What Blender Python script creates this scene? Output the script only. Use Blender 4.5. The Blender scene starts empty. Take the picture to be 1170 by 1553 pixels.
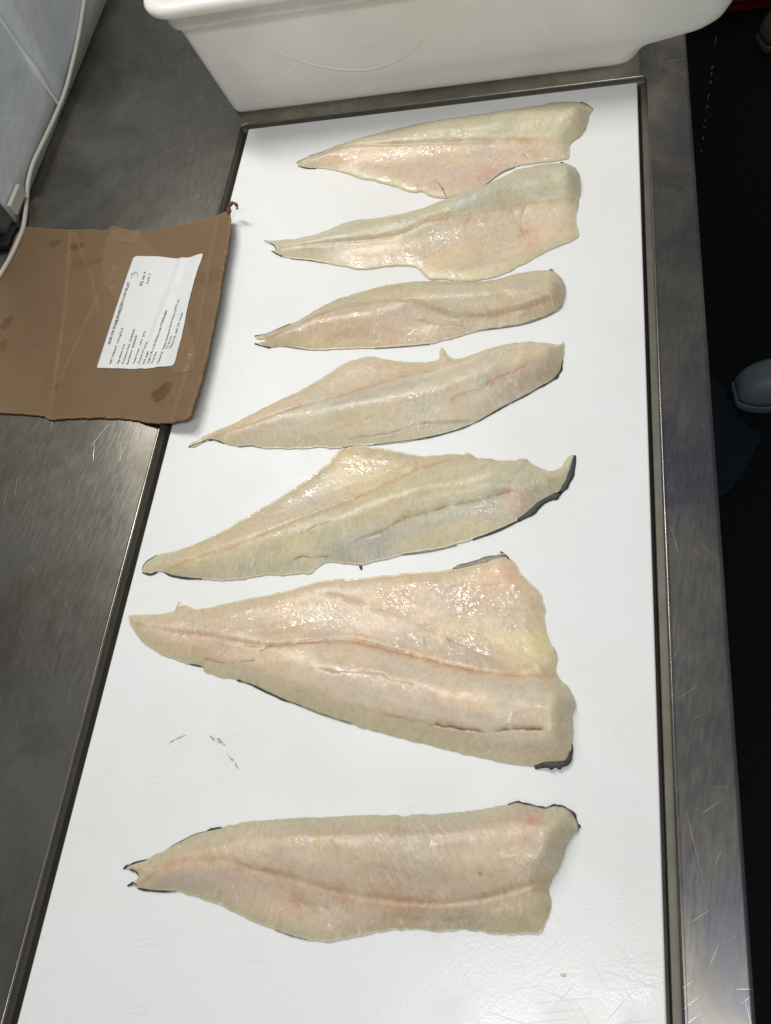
import bpy, bmesh, math, random
import numpy as np
from mathutils import Matrix, Vector

random.seed(4)
sc = bpy.context.scene
COL = sc.collection

# ------------------------------------------------------------------ camera
PW, PH, FPX, CAMH = 1170.0, 1553.0, 1270.0, 0.8443
CX, CY = PW / 2, PH / 2
V1 = np.array([905.08, -1842.31]); V2 = np.array([-4454.61, 776.43])   # vanishing points of the table's two edges
def _ray(p):
    d = np.array([p[0] - CX, p[1] - CY, FPX]); return d / np.linalg.norm(d)
EY = _ray(V1); EX = -_ray(V2); EX -= EY * (EX @ EY); EX /= np.linalg.norm(EX); EZ = np.cross(EX, EY)
RW = np.stack([EX, EY, EZ])                       # rows: world axes in camera (x right, y down, z forward)
cam_d = bpy.data.cameras.new('camera'); cam = bpy.data.objects.new('camera', cam_d); COL.objects.link(cam)
cam_d.sensor_fit = 'HORIZONTAL'; cam_d.sensor_width = 36.0; cam_d.lens = 36.0 * FPX / PW
cam_d.clip_start = 0.02; cam_d.clip_end = 100
M4 = Matrix.Identity(4)
for r in range(3):
    M4[r][0] = RW[r][0]; M4[r][1] = -RW[r][1]; M4[r][2] = -RW[r][2]
M4[2][3] = CAMH
cam.matrix_world = M4
sc.camera = cam

# ------------------------------------------------------------------ world, lamps, exposure
w = bpy.data.worlds.new('World'); sc.world = w; w.use_nodes = True
bg = w.node_tree.nodes['Background']; bg.inputs[0].default_value = (0.93, 0.97, 1.0, 1); bg.inputs[1].default_value = 0.17
def area(name, loc, target, sx, sy, power, col=(1, 1, 1)):
    d = bpy.data.lights.new(name, 'AREA'); d.shape = 'RECTANGLE'; d.size = sx; d.size_y = sy; d.energy = power; d.color = col
    o = bpy.data.objects.new(name, d); COL.objects.link(o); o.location = loc
    o.rotation_euler = (Vector(target) - Vector(loc)).to_track_quat('-Z', 'Y').to_euler()
    return o
# two ceiling batten fittings: one over the left of the table, one behind the photographer
area('ceiling_lamp', (-0.95, 1.40, 1.95), (0.05, 0.85, 0), 0.20, 1.3, 31, (1.0, 0.985, 0.95))
area('ceiling_lamp', (0.25, -0.60, 2.3), (0.05, 0.60, 0), 1.2, 0.22, 23, (0.97, 0.99, 1.0))
sc.view_settings.view_transform = 'Standard'; sc.view_settings.look = 'None'
sc.view_settings.exposure = 0.14; sc.view_settings.gamma = 1.0; sc.view_settings.use_curve_mapping = False
sc.render.engine = 'CYCLES'
sc.cycles.use_denoising = True
sc.cycles.max_bounces = 8
sc.cycles.sample_clamp_indirect = 4.0

# ------------------------------------------------------------------ small helpers
def unp(pts, z=0.0):
    """photo pixels -> points on the horizontal plane z (an (n,2) array)"""
    p = np.atleast_2d(np.asarray(pts, float))
    d = np.stack([p[:, 0] - CX, p[:, 1] - CY, np.full(len(p), FPX)], 1)
    wd = d @ RW.T
    t = (np.asarray(z) - CAMH) / wd[:, 2]
    return wd[:, :2] * t[:, None]
def lin(c):
    c = np.asarray(c, float) / 255.0
    return np.where(c <= 0.04045, c / 12.92, ((c + 0.055) / 1.055) ** 2.4)
def tag(o, label=None, cat=None, group=None, kind=None):
    if label: o['label'] = label
    if cat: o['category'] = cat
    if group: o['group'] = group
    if kind: o['kind'] = kind
    return o
def empty(name, loc=(0, 0, 0)):
    o = bpy.data.objects.new(name, None); COL.objects.link(o); o.location = loc; o.empty_display_size = 0.02
    return o
def link(name, me, mat, parent=None):
    o = bpy.data.objects.new(name, me); COL.objects.link(o)
    if mat: me.materials.append(mat)
    if parent:
        o.parent = parent; o.matrix_parent_inverse = Matrix.Translation(parent.location).inverted()
    return o
def from_bm(name, bm, mat, parent=None, smooth=True):
    me = bpy.data.meshes.new(name); bm.normal_update(); bm.to_mesh(me); bm.free()
    if smooth: me.polygons.foreach_set('use_smooth', [True] * len(me.polygons))
    return link(name, me, mat, parent)
def from_py(name, v, f, mat, parent=None, smooth=True):
    me = bpy.data.meshes.new(name); me.from_pydata([tuple(map(float, q)) for q in v], [], f); me.update()
    if smooth: me.polygons.foreach_set('use_smooth', [True] * len(me.polygons))
    return link(name, me, mat, parent)
def box(bm, x0, x1, y0, y1, z0, z1, bev=0.0):
    r = bmesh.ops.create_cube(bm, size=1.0)
    for v in r['verts']:
        v.co = Vector(((x0 + x1) / 2 + v.co.x * (x1 - x0), (y0 + y1) / 2 + v.co.y * (y1 - y0), (z0 + z1) / 2 + v.co.z * (z1 - z0)))
    if bev:
        es = list({e for v in r['verts'] for e in v.link_edges})
        bmesh.ops.bevel(bm, geom=es, offset=bev, segments=3, affect='EDGES', profile=0.5)
def smooth_path(pts, n=12):
    p = [np.asarray(q, float) for q in pts]; p = [2 * p[0] - p[1]] + p + [2 * p[-1] - p[-2]]
    out = []
    for i in range(1, len(p) - 2):
        a, b, c, d = p[i - 1:i + 3]
        for k in range(n):
            t = k / n
            out.append(0.5 * (2 * b + (c - a) * t + (2 * a - 5 * b + 4 * c - d) * t * t + (3 * b - a - 3 * c + d) * t ** 3))
    out.append(p[-2]); return out
def tube(name, pts, rad, mat, parent=None, seg=10, n=10):
    P = smooth_path(pts, n); V = []; F = []
    R = rad if callable(rad) else (lambda t: rad)
    for i, q in enumerate(P):
        tg = P[min(i + 1, len(P) - 1)] - P[max(i - 1, 0)]; tg = tg / np.linalg.norm(tg)
        a = np.cross(tg, [0.3, 0.2, 0.93]); a /= np.linalg.norm(a); b = np.cross(tg, a)
        r = R(i / (len(P) - 1))
        for k in range(seg):
            th = 2 * math.pi * k / seg; V.append(q + r * (math.cos(th) * a + math.sin(th) * b))
    for i in range(len(P) - 1):
        for k in range(seg):
            F.append((i * seg + k, i * seg + (k + 1) % seg, (i + 1) * seg + (k + 1) % seg, (i + 1) * seg + k))
    F.append(tuple(range(seg))[::-1]); F.append(tuple(range((len(P) - 1) * seg, len(P) * seg)))
    return from_py(name, V, F, mat, parent)

# numpy noise
def _hash(ix, iy, s):
    n = (ix * 374761393 + iy * 668265263 + s * 974711) & 0x7fffffff
    n = ((n ^ (n >> 13)) * 1274126177) & 0x7fffffff
    return ((n ^ (n >> 16)) & 0xffff) / 65535.0
def vnoise(x, y, s=0):
    ix = np.floor(x).astype(np.int64); iy = np.floor(y).astype(np.int64); fx = x - ix; fy = y - iy
    fx = fx * fx * (3 - 2 * fx); fy = fy * fy * (3 - 2 * fy)
    a = _hash(ix, iy, s); b = _hash(ix + 1, iy, s); c = _hash(ix, iy + 1, s); d = _hash(ix + 1, iy + 1, s)
    return (a * (1 - fx) + b * fx) * (1 - fy) + (c * (1 - fx) + d * fx) * fy
def fbm(x, y, s=0, o=4):
    r = np.zeros_like(x, dtype=float); a = 0.5; t = 0
    for k in range(o):
        r += a * vnoise(x * 2 ** k + 17.3 * k, y * 2 ** k - 9.1 * k, s + k); t += a; a *= 0.5
    return r / t * 2 - 1                              # about -1..1
def sst(x, a, b):
    t = np.clip((x - a) / (b - a), 0, 1); return t * t * (3 - 2 * t)

def seg_dist(P, poly, closed=False, vals=None, signed=False):
    """distance of points P (n,2) to polyline; optional values interpolated along it; sign (+ = left)"""
    poly = np.asarray(poly, float); n = len(poly)
    best = np.full(len(P), 1e9); bv = None if vals is None else np.zeros((len(P), np.asarray(vals).shape[1])); sg = np.ones(len(P))
    m = n if closed else n - 1
    for i in range(m):
        a = poly[i]; b = poly[(i + 1) % n]; ab = b - a; L2 = ab @ ab
        if L2 < 1e-14: continue
        t = np.clip(((P - a) @ ab) / L2, 0, 1)
        d = np.hypot(P[:, 0] - a[0] - t * ab[0], P[:, 1] - a[1] - t * ab[1])
        u = d < best
        best = np.where(u, d, best)
        if vals is not None:
            va = np.asarray(vals[i], float); vb = np.asarray(vals[(i + 1) % n], float)
            bv = np.where(u[:, None], va + (vb - va) * t[:, None], bv)
        if signed:
            s = np.sign(ab[0] * (P[:, 1] - a[1]) - ab[1] * (P[:, 0] - a[0])); sg = np.where(u, s, sg)
    out = [best]
    if vals is not None: out.append(bv)
    if signed: out.append(sg)
    return out[0] if len(out) == 1 else out
def inside(P, poly):
    r = np.zeros(len(P), bool); n = len(poly); x, y = P[:, 0], P[:, 1]
    for i in range(n):
        x0, y0 = poly[i]; x1, y1 = poly[(i + 1) % n]
        if y0 == y1: continue
        c = ((y0 > y) != (y1 > y)) & (x < (x1 - x0) * (y - y0) / (y1 - y0) + x0); r ^= c
    return r
def nearest_on(P, poly):
    best = np.full(len(P), 1e9); Q = P.copy(); n = len(poly)
    for i in range(n):
        a = poly[i]; b = poly[(i + 1) % n]; ab = b - a; L2 = ab @ ab
        if L2 < 1e-14: continue
        t = np.clip(((P - a) @ ab) / L2, 0, 1); C = a + t[:, None] * ab
        d = np.hypot(*(P - C).T); u = d < best
        best = np.where(u, d, best); Q = np.where(u[:, None], C, Q)
    return Q
def resample(poly, step, closed=True):
    poly = np.asarray(poly, float); pts = np.vstack([poly, poly[:1]]) if closed else poly
    L = np.r_[0, np.cumsum(np.hypot(*np.diff(pts, axis=0).T))]; n = max(8, int(L[-1] / step))
    s = np.linspace(0, L[-1], n, endpoint=not closed)
    return np.stack([np.interp(s, L, pts[:, 0]), np.interp(s, L, pts[:, 1])], 1)
def chaikin(poly):
    q = []; n = len(poly)
    for i in range(n):
        a, b = np.asarray(poly[i], float), np.asarray(poly[(i + 1) % n], float)
        q += [a * .8 + b * .2, a * .2 + b * .8]
    return np.array(q)

def slab(name, poly, cell, axis, ztop, zbot, colf, mat, parent, uvf=None):
    """closed slab over a polygon: grid top snapped to the outline, flat underside. axis = unit vector of the grid's u"""
    ax = np.asarray(axis, float) / np.linalg.norm(axis); R = np.array([ax, [-ax[1], ax[0]]])
    q = poly @ R.T; lo = q.min(0) - cell; hi = q.max(0) + cell
    nu, nv = (np.ceil((hi - lo) / cell)).astype(int) + 1
    U, Vv = np.meshgrid(lo[0] + np.arange(nu) * cell, lo[1] + np.arange(nv) * cell, indexing='ij')
    G = np.stack([U.ravel(), Vv.ravel()], 1); ins = inside(G, q).reshape(nu, nv)
    cells = ins[:-1, :-1].astype(int) + ins[1:, :-1] + ins[:-1, 1:] + ins[1:, 1:]
    keep = cells >= 1
    ii, jj = np.nonzero(keep)
    idx = np.arange(nu * nv).reshape(nu, nv)
    F = np.stack([idx[ii, jj], idx[ii + 1, jj], idx[ii + 1, jj + 1], idx[ii, jj + 1]], 1)
    used = np.unique(F); remap = -np.ones(nu * nv, int); remap[used] = np.arange(len(used)); F = remap[F]
    P = G[used].copy(); out = ~ins.ravel()[used]
    P[out] = nearest_on(P[out], q)
    XY = P @ R
    d = seg_dist(P, q, True); d[out] = 0
    zt = ztop(XY, d); zb = zbot(XY, d)
    n = len(XY)
    V = np.vstack([np.c_[XY, zt], np.c_[XY, zb]])
    from collections import Counter
    ed = np.sort(np.vstack([F[:, [0, 1]], F[:, [1, 2]], F[:, [2, 3]], F[:, [3, 0]]]), 1)
    key = ed[:, 0].astype(np.int64) * (n + 1) + ed[:, 1]; k, c = np.unique(key, return_counts=True)
    bset = set(k[c == 1].tolist())
    side = []
    for f in F.tolist():
        for a, b in ((f[0], f[1]), (f[1], f[2]), (f[2], f[3]), (f[3], f[0])):
            kk = min(a, b) * (n + 1) + max(a, b)
            if kk in bset: side.append((b, a, a + n, b + n))
    faces = F.tolist() + (F[:, ::-1] + n).tolist() + side
    me = bpy.data.meshes.new(name)
    me.vertices.add(len(V)); me.vertices.foreach_set('co', V.astype(np.float32).ravel())
    fl = np.array(faces, np.int32)
    me.loops.add(fl.size); me.loops.foreach_set('vertex_index', fl.ravel())
    me.polygons.add(len(fl)); me.polygons.foreach_set('loop_start', np.arange(0, fl.size, 4, dtype=np.int32))
    me.polygons.foreach_set('use_smooth', np.ones(len(fl), bool))
    me.update(calc_edges=True); me.validate()
    if colf is not None:
        c = colf(XY, d); c = np.vstack([c, c]); c = np.c_[c, np.ones(len(c))] if c.shape[1] == 3 else c
        at = me.color_attributes.new('tone', 'FLOAT_COLOR', 'POINT')
        if len(me.vertices) == len(c): at.data.foreach_set('color', c.astype(np.float32).ravel())
    if uvf is not None:
        uv = uvf(XY, d); uv = np.vstack([uv, uv])
        a2 = me.attributes.new('grain', 'FLOAT_VECTOR', 'POINT')
        a2.data.foreach_set('vector', np.c_[uv, np.zeros(len(uv))].astype(np.float32).ravel())
    return link(name, me, mat, parent)

# ------------------------------------------------------------------ materials
class NT:
    def __init__(s, name):
        s.m = bpy.data.materials.new(name); s.m.use_nodes = True; s.t = s.m.node_tree; s.t.nodes.clear()
        s.out = s.n('ShaderNodeOutputMaterial')
    def n(s, t, **k):
        o = s.t.nodes.new(t)
        for a, v in k.items(): setattr(o, a, v)
        return o
    def l(s, a, b): s.t.links.new(a, b)
    def set(s, sock, v):
        if hasattr(v, 'is_output'): s.l(v, sock)
        elif isinstance(v, (tuple, list, np.ndarray)) and sock.type == 'RGBA': sock.default_value = (*[float(q) for q in v[:3]], 1)
        else: sock.default_value = v
    def math(s, op, a, b=0.0, c=None, clamp=False):
        o = s.n('ShaderNodeMath', operation=op, use_clamp=clamp); s.set(o.inputs[0], a); s.set(o.inputs[1], b)
        if c is not None: s.set(o.inputs[2], c)
        return o.outputs[0]
    def mix(s, f, a, b, mode='MIX'):
        o = s.n('ShaderNodeMix', data_type='RGBA', blend_type=mode); s.set(o.inputs[0], f); s.set(o.inputs[6], a); s.set(o.inputs[7], b)
        return o.outputs[2]
    def ramp(s, f, stops):
        o = s.n('ShaderNodeValToRGB'); e = o.color_ramp.elements
        while len(e) < len(stops): e.new(0.5)
        for q, (p, c) in zip(e, stops):
            q.position = p; q.color = (c, c, c, 1) if isinstance(c, (int, float)) else (*[float(z) for z in c], 1)
        s.l(f, o.inputs[0]); return o.outputs[0]
    def maprange(s, f, a, b, c, d):
        o = s.n('ShaderNodeMapRange'); s.set(o.inputs[0], f)
        for i, v in enumerate((a, b, c, d)): o.inputs[i + 1].default_value = v
        return o.outputs[0]
    def co(s, kind='Object', rot=0.0, scale=(1, 1, 1), loc=(0, 0, 0)):
        t = s.n('ShaderNodeTexCoord'); m = s.n('ShaderNodeMapping'); src = t.outputs[kind]
        if rot:                                   # turn first, then stretch
            r = s.n('ShaderNodeMapping'); s.l(src, r.inputs[0]); r.inputs['Rotation'].default_value = (0, 0, rot); src = r.outputs[0]
        s.l(src, m.inputs[0]); m.inputs['Scale'].default_value = scale; m.inputs['Location'].default_value = loc
        return m.outputs[0]
    def noise(s, vec, scale, det=4.0, rough=0.55, dist=0.0):
        o = s.n('ShaderNodeTexNoise'); s.l(vec, o.inputs['Vector']); o.inputs['Scale'].default_value = scale
        o.inputs['Detail'].default_value = det; o.inputs['Roughness'].default_value = rough; o.inputs['Distortion'].default_value = dist
        return o.outputs[0]
    def bump(s, h, strength, dist=0.001, normal=None):
        o = s.n('ShaderNodeBump'); s.l(h, o.inputs['Height']); o.inputs['Strength'].default_value = strength; o.inputs['Distance'].default_value = dist
        if normal: s.l(normal, o.inputs['Normal'])
        return o.outputs[0]
    def bsdf(s, **k):
        o = s.n('ShaderNodeBsdfPrincipled'); s.l(o.outputs[0], s.out.inputs[0])
        for a, v in k.items(): s.set(o.inputs[a.replace('_', ' ')], v)
        return o
def plain(name, rgb, rough=0.5, noise_amt=0.12, nscale=60, bump=0.1, **k):
    m = NT(name); c = m.co(); n = m.noise(c, nscale); c0 = lin(rgb)
    col = m.mix(n, c0 * (1 - noise_amt), np.minimum(c0 * (1 + noise_amt), 1))
    m.bsdf(Base_Color=col, Roughness=rough, Normal=m.bump(n, bump), **k); return m.m

def steel_mat(name, lo, hi, dark):
    m = NT(name); c = m.co(); sepx = m.n('ShaderNodeSeparateXYZ'); m.l(c, sepx.inputs[0])
    big = m.noise(c, 4.0, 4, 0.5, 0.8); mid = m.noise(c, 22.0, 5, 0.65, 0.3)
    brush = m.noise(m.co(rot=0.12, scale=(240, 40, 1)), 1.0, 3, 0.6)
    sc_ = None
    for rot, sx, sy, th, off in ((0.9, 420, 16, 0.73, 0), (-0.75, 380, 13, 0.745, 3), (0.45, 460, 12, 0.74, 7), (1.45, 330, 10, 0.75, 5), (-0.2, 500, 9, 0.735, 9)):
        q = m.noise(m.co(rot=rot, scale=(sx, sy, 1), loc=(off, off, 0)), 1.0, 1.5, 0.5)
        q = m.ramp(q, [(th - 0.02, 0.0), (th + 0.03, 1.0)])
        sc_ = q if sc_ is None else m.math('MAXIMUM', sc_, q)
    patch = m.ramp(m.noise(c, 9.0, 3), [(0.38, 0.15), (0.62, 1.0)])
    sc_ = m.math('MULTIPLY', sc_, patch)
    smear = m.math('ADD', m.math('MULTIPLY', big, 0.8), m.math('MULTIPLY', mid, 0.2))
    base = m.mix(m.ramp(smear, [(0.37, 0.0), (0.66, 1.0)]), np.array(lo), np.array(hi))
    base = m.mix(m.ramp(m.noise(m.co(loc=(4, 2, 0)), 7.0, 4, 0.6, 1.0), [(0.5, 0.0), (0.76, 0.5)]), base, np.array(dark))
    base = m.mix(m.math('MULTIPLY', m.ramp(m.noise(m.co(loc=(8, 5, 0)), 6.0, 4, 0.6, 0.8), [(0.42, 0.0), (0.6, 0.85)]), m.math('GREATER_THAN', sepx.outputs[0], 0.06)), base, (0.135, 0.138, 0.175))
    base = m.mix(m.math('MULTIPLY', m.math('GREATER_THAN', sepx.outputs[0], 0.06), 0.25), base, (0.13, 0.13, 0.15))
    base = m.mix(m.math('MULTIPLY', sc_, 0.55), base, (0.6, 0.59, 0.56))
    rough = m.math('ADD', m.maprange(smear, 0.3, 0.7, 0.36, 0.20), m.math('MULTIPLY', m.math('SUBTRACT', brush, 0.5), 0.16), clamp=True)
    h = m.math('ADD', m.math('MULTIPLY', brush, 0.25), m.math('ADD', m.math('MULTIPLY', sc_, -0.5), m.math('MULTIPLY', mid, 0.10)))
    m.bsdf(Base_Color=base, Metallic=1.0, Roughness=rough, Normal=m.bump(h, 0.22, 0.0006)); return m.m

M = {}
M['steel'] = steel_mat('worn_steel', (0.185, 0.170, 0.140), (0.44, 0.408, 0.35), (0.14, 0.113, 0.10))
M['steel_rail'] = M['steel']
M['recess_shade'] = plain('recess_shade_steel', (104, 100, 90), 0.5, 0.35, 30, 0.1, Metallic=0.6)  # steel toned darker inside the opening; shade of the gap put into the colour
# board
def board_mat():
    m = NT('white_polyethylene'); c = m.co(); n = m.noise(c, 14, 5, 0.6); st = m.noise(m.co(loc=(3.1, .7, 0)), 4.2, 5, 0.6, 0.4)
    col = m.mix(m.ramp(st, [(0.46, 0.0), (0.72, 0.7)]), (0.80, 0.80, 0.785), (0.755, 0.74, 0.69))
    spk = m.noise(c, 210, 2, 0.5); col = m.mix(m.ramp(spk, [(0.73, 0.0), (0.78, 0.28)]), col, (0.62, 0.60, 0.52))
    cuts = None
    for rot, sx, sy, th, off in ((1.35, 650, 11, 0.70, 1), (0.7, 600, 14, 0.72, 4), (-0.6, 640, 12, 0.72, 8), (1.75, 560, 9, 0.715, 6)):
        q = m.ramp(m.noise(m.co(rot=rot, scale=(sx, sy, 1), loc=(off, off, 0)), 1.0, 1.0), [(th - .02, 0.0), (th + .04, 1.0)])
        cuts = q if cuts is None else m.math('MAXIMUM', cuts, q)
    cuts = m.math('MULTIPLY', cuts, m.ramp(m.noise(c, 8, 2), [(0.36, 0.0), (0.6, 1.0)]))
    col = m.mix(m.math('MULTIPLY', cuts, 0.35), col, (0.62, 0.62, 0.60))
    wet = m.noise(m.co(loc=(1, 5, 0)), 6, 4, 0.6)
    tc = m.n('ShaderNodeTexCoord'); vd = m.n('ShaderNodeVectorMath', operation='DISTANCE'); m.l(tc.outputs['Object'], vd.inputs[0]); vd.inputs[1].default_value = (-0.09, -0.02, 0)
    damp = m.ramp(m.math('ADD', m.math('MULTIPLY', vd.outputs['Value'], 4.0), m.math('MULTIPLY', m.math('SUBTRACT', wet, 0.5), 1.6)), [(0.25, 1.0), (0.75, 0.0)])
    rough = m.math('SUBTRACT', m.math('ADD', m.maprange(wet, 0.35, 0.65, 0.34, 0.52), m.math('MULTIPLY', n, 0.06)), m.math('MULTIPLY', damp, 0.20))
    peel = m.math('MULTIPLY', m.noise(c, 300, 1, 0.5), m.math('MULTIPLY', damp, 0.8))
    grain = m.noise(c, 380, 2, 0.5)
    h = m.math('ADD', m.math('MULTIPLY', cuts, -0.9), m.math('ADD', m.math('ADD', m.math('MULTIPLY', grain, 0.35), peel), m.math('MULTIPLY', n, 0.9)))
    m.bsdf(Base_Color=col, Roughness=rough, Subsurface_Weight=0.08, Subsurface_Radius=(0.01, 0.01, 0.01), Subsurface_Scale=1.0, Normal=m.bump(h, 0.28, 0.0006)); return m.m
M['board'] = board_mat()
# fish flesh: colour from the mesh's own tone, grain vector = (along, across) in metres
def flesh_mat():
    m = NT('wet_cod_flesh')
    at = m.n('ShaderNodeAttribute', attribute_name='tone'); gr = m.n('ShaderNodeAttribute', attribute_name='grain')
    sep = m.n('ShaderNodeSeparateXYZ'); m.l(gr.outputs['Vector'], sep.inputs[0])
    c = m.co()
    wob = m.math('MULTIPLY', m.math('SUBTRACT', m.noise(c, 45, 4), 0.5), 0.024)
    ph = m.math('ADD', m.math('ADD', sep.outputs[0], wob), m.math('MULTIPLY', m.math('ABSOLUTE', sep.outputs[1]), 0.55))
    band = m.math('SINE', m.math('MULTIPLY', ph, 2 * math.pi / 0.0068))
    band2 = m.math('SINE', m.math('MULTIPLY', ph, 2 * math.pi / 0.0031))
    # fibres run across the bands
    mp = m.n('ShaderNodeCombineXYZ'); m.set(mp.inputs[0], m.math('MULTIPLY', ph, 900)); m.set(mp.inputs[1], m.math('MULTIPLY', sep.outputs[1], 190))
    fib = m.noise(mp.outputs[0], 1.0, 3, 0.6)
    mp2 = m.n('ShaderNodeCombineXYZ'); m.set(mp2.inputs[0], m.math('MULTIPLY', ph, 360)); m.set(mp2.inputs[1], m.math('MULTIPLY', sep.outputs[1], 85)); mp2.inputs[2].default_value = 3.0
    fleck = m.ramp(m.noise(mp2.outputs[0], 1.0, 2, 0.6), [(0.58, 0.0), (0.70, 1.0)])
    lump = m.noise(c, 150, 4, 0.6, 0.4); fine = m.noise(c, 520, 3, 0.6)
    band_vis = m.ramp(m.noise(m.co(loc=(7, 3, 0)), 16, 3), [(0.36, 0.15), (0.62, 1.0)])
    k = m.math('MULTIPLY', band, band_vis)
    col = m.mix(m.maprange(k, -1, 1, 0.0, 0.11), at.outputs['Color'], (0.86, 0.80, 0.66), 'MIX')
    col = m.mix(m.ramp(lump, [(0.32, 0.32), (0.54, 0.0)]), col, m.mix(0.6, at.outputs['Color'], (0.50, 0.34, 0.18), 'MULTIPLY'))
    col = m.mix(m.ramp(fib, [(0.58, 0.0), (0.76, 0.26)]), col, (0.84, 0.80, 0.70))
    col = m.mix(m.math('MULTIPLY', fleck, m.math('MULTIPLY', band_vis, 0.46)), col, (0.86, 0.80, 0.68))
    h = m.math('ADD', m.math('ADD', m.math('ADD', m.math('MULTIPLY', fleck, 0.35), m.math('MULTIPLY', k, 0.05)), m.math('MULTIPLY', band2, 0.02)), m.math('ADD', m.math('MULTIPLY', fib, 0.55), m.math('ADD', m.math('MULTIPLY', lump, 1.3), m.math('MULTIPLY', fine, 0.35))))
    nrm = m.bump(h, 0.24, 0.0010)
    wetm = m.noise(m.co(loc=(2, 9, 0)), 26, 3)
    bead = m.noise(c, 260, 0.6, 0.4, 0.3); bead2 = m.noise(c, 110, 0.5, 0.4)
    coatn = m.bump(m.math('ADD', m.math('MULTIPLY', bead, 0.32), m.math('ADD', m.math('MULTIPLY', bead2, 0.75), m.math('MULTIPLY', fleck, 0.06))), 1.0, 0.0018)
    m.bsdf(Base_Color=col, Roughness=m.maprange(wetm, 0.35, 0.65, 0.30, 0.46), Specular_IOR_Level=0.45, Normal=nrm,
           Subsurface_Weight=0.35, Subsurface_Radius=(0.006, 0.004, 0.002), Subsurface_Scale=1.0,
           Coat_Weight=m.math('MULTIPLY', m.math('MULTIPLY', at.outputs['Alpha'], 0.72), m.ramp(wetm, [(0.46, 0.06), (0.62, 1.0)])), Coat_Roughness=0.10, Coat_IOR=1.6, Coat_Normal=coatn)
    return m.m
M['flesh'] = flesh_mat()
M['skin'] = plain('dark_fish_skin', (58, 58, 53), 0.5, 0.95, 520, 0.7)
M['skin_grey'] = plain('grey_fish_skin', (132, 122, 106), 0.35, 0.5, 260, 0.4)
def card_mat():
    m = NT('brown_cardboard'); at = m.n('ShaderNodeAttribute', attribute_name='tone'); c = m.co(); sepc = m.n('ShaderNodeSeparateXYZ'); m.l(c, sepc.inputs[0])
    fl = m.math('ADD', m.noise(m.co(rot=0.02, scale=(14, 420, 1)), 1.0, 2), m.math('MULTIPLY', m.math('SINE', m.math('MULTIPLY', sepc.outputs[1], 2 * math.pi / 0.0072)), 0.34)); fi = m.noise(c, 330, 4, 0.7); bl = m.noise(c, 24, 5, 0.6)
    col = m.mix(m.ramp(fi, [(0.3, 0.25), (0.6, 0.0)]), at.outputs['Color'], m.mix(0.5, at.outputs['Color'], (0.3, 0.25, 0.2), 'MULTIPLY'))
    col = m.mix(m.ramp(bl, [(0.4, 0.0), (0.7, 0.22)]), col, (0.22, 0.135, 0.07))
    m.bsdf(Base_Color=col, Roughness=0.72, Specular_IOR_Level=0.25, Normal=m.bump(m.math('ADD', m.math('MULTIPLY', fl, 0.8), m.math('MULTIPLY', fi, 0.3)), 0.4, 0.001)); return m.m
M['card'] = card_mat()
M['paper'] = plain('white_label_paper', (214, 214, 212), 0.55, 0.03, 40, 0.05)
M['ink'] = plain('black_label_ink', (30, 30, 32), 0.6, 0.1)
M['ink_thin'] = plain('small_label_ink', (78, 78, 78), 0.6, 0.1)
M['pen'] = plain('grey_pen', (168, 160, 162), 0.6, 0.1)
M['cable'] = plain('white_cable_sheath', (196, 192, 180), 0.42, 0.06, 60, 0.05)
M['trim'] = plain('white_plastic_trim', (190, 188, 178), 0.45, 0.12, 80, 0.1)
M['seal'] = plain('white_sealant', (226, 228, 226), 0.4, 0.04)
M['black'] = plain('black_rubber', (14, 15, 20), 0.5, 0.3, 80, 0.2)
M['post'] = plain('brushed_post_steel', (118, 116, 108), 0.42, 0.12, 40, 0.1, Metallic=0.75)
def tub_mat():
    m = NT('translucent_white_tub'); c = m.co(); a = m.noise(c, 4.5, 4, 0.6, 0.5); b = m.noise(m.co(loc=(3, 1, 2)), 7, 4); f = m.noise(c, 120, 3)
    col = m.mix(m.ramp(a, [(0.38, 0.0), (0.66, 1.0)]), (0.72, 0.70, 0.65), (0.80, 0.785, 0.735))
    col = m.mix(m.ramp(b, [(0.5, 0.0), (0.75, 0.5)]), col, (0.62, 0.575, 0.57))
    sp = m.ramp(m.noise(c, 60, 2, 0.5), [(0.74, 0.0), (0.78, 0.35)]); col = m.mix(sp, col, (0.85, 0.84, 0.81))
    scf = None
    for ry, sx, sz, th, off in ((0.5, 90, 6, 0.70, 1), (-0.9, 110, 8, 0.72, 4), (1.2, 100, 5, 0.71, 7)):
        t_ = m.n('ShaderNodeTexCoord'); r_ = m.n('ShaderNodeMapping'); m.l(t_.outputs['Object'], r_.inputs[0]); r_.inputs['Rotation'].default_value = (0, ry, 0); r_.inputs['Location'].default_value = (off, 0, off)
        r2 = m.n('ShaderNodeMapping'); m.l(r_.outputs[0], r2.inputs[0]); r2.inputs['Scale'].default_value = (sx, 20, sz)
        q = m.ramp(m.noise(r2.outputs[0], 1.0, 1.5), [(th - .02, 0.0), (th + .05, 1.0)]); scf = q if scf is None else m.math('MAXIMUM', scf, q)
    col = m.mix(m.math('MULTIPLY', scf, 0.35), col, (0.90, 0.89, 0.86))
    col = m.mix(m.ramp(m.noise(m.co(loc=(6, 6, 1)), 30, 3, 0.6), [(0.62, 0.0), (0.75, 0.25)]), col, (0.50, 0.46, 0.42))
    m.bsdf(Base_Color=col, Roughness=m.maprange(f, 0.3, 0.7, 0.30, 0.42), Subsurface_Weight=0.35, Subsurface_Radius=(0.03, 0.03, 0.025), Subsurface_Scale=1.0, Normal=m.bump(m.math('ADD', a, m.math('MULTIPLY', f, 0.1)), 0.15, 0.004)); return m.m
M['tub'] = tub_mat()
M['scuff'] = plain('pale_scuff', (238, 236, 230), 0.35, 0.02)
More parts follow.
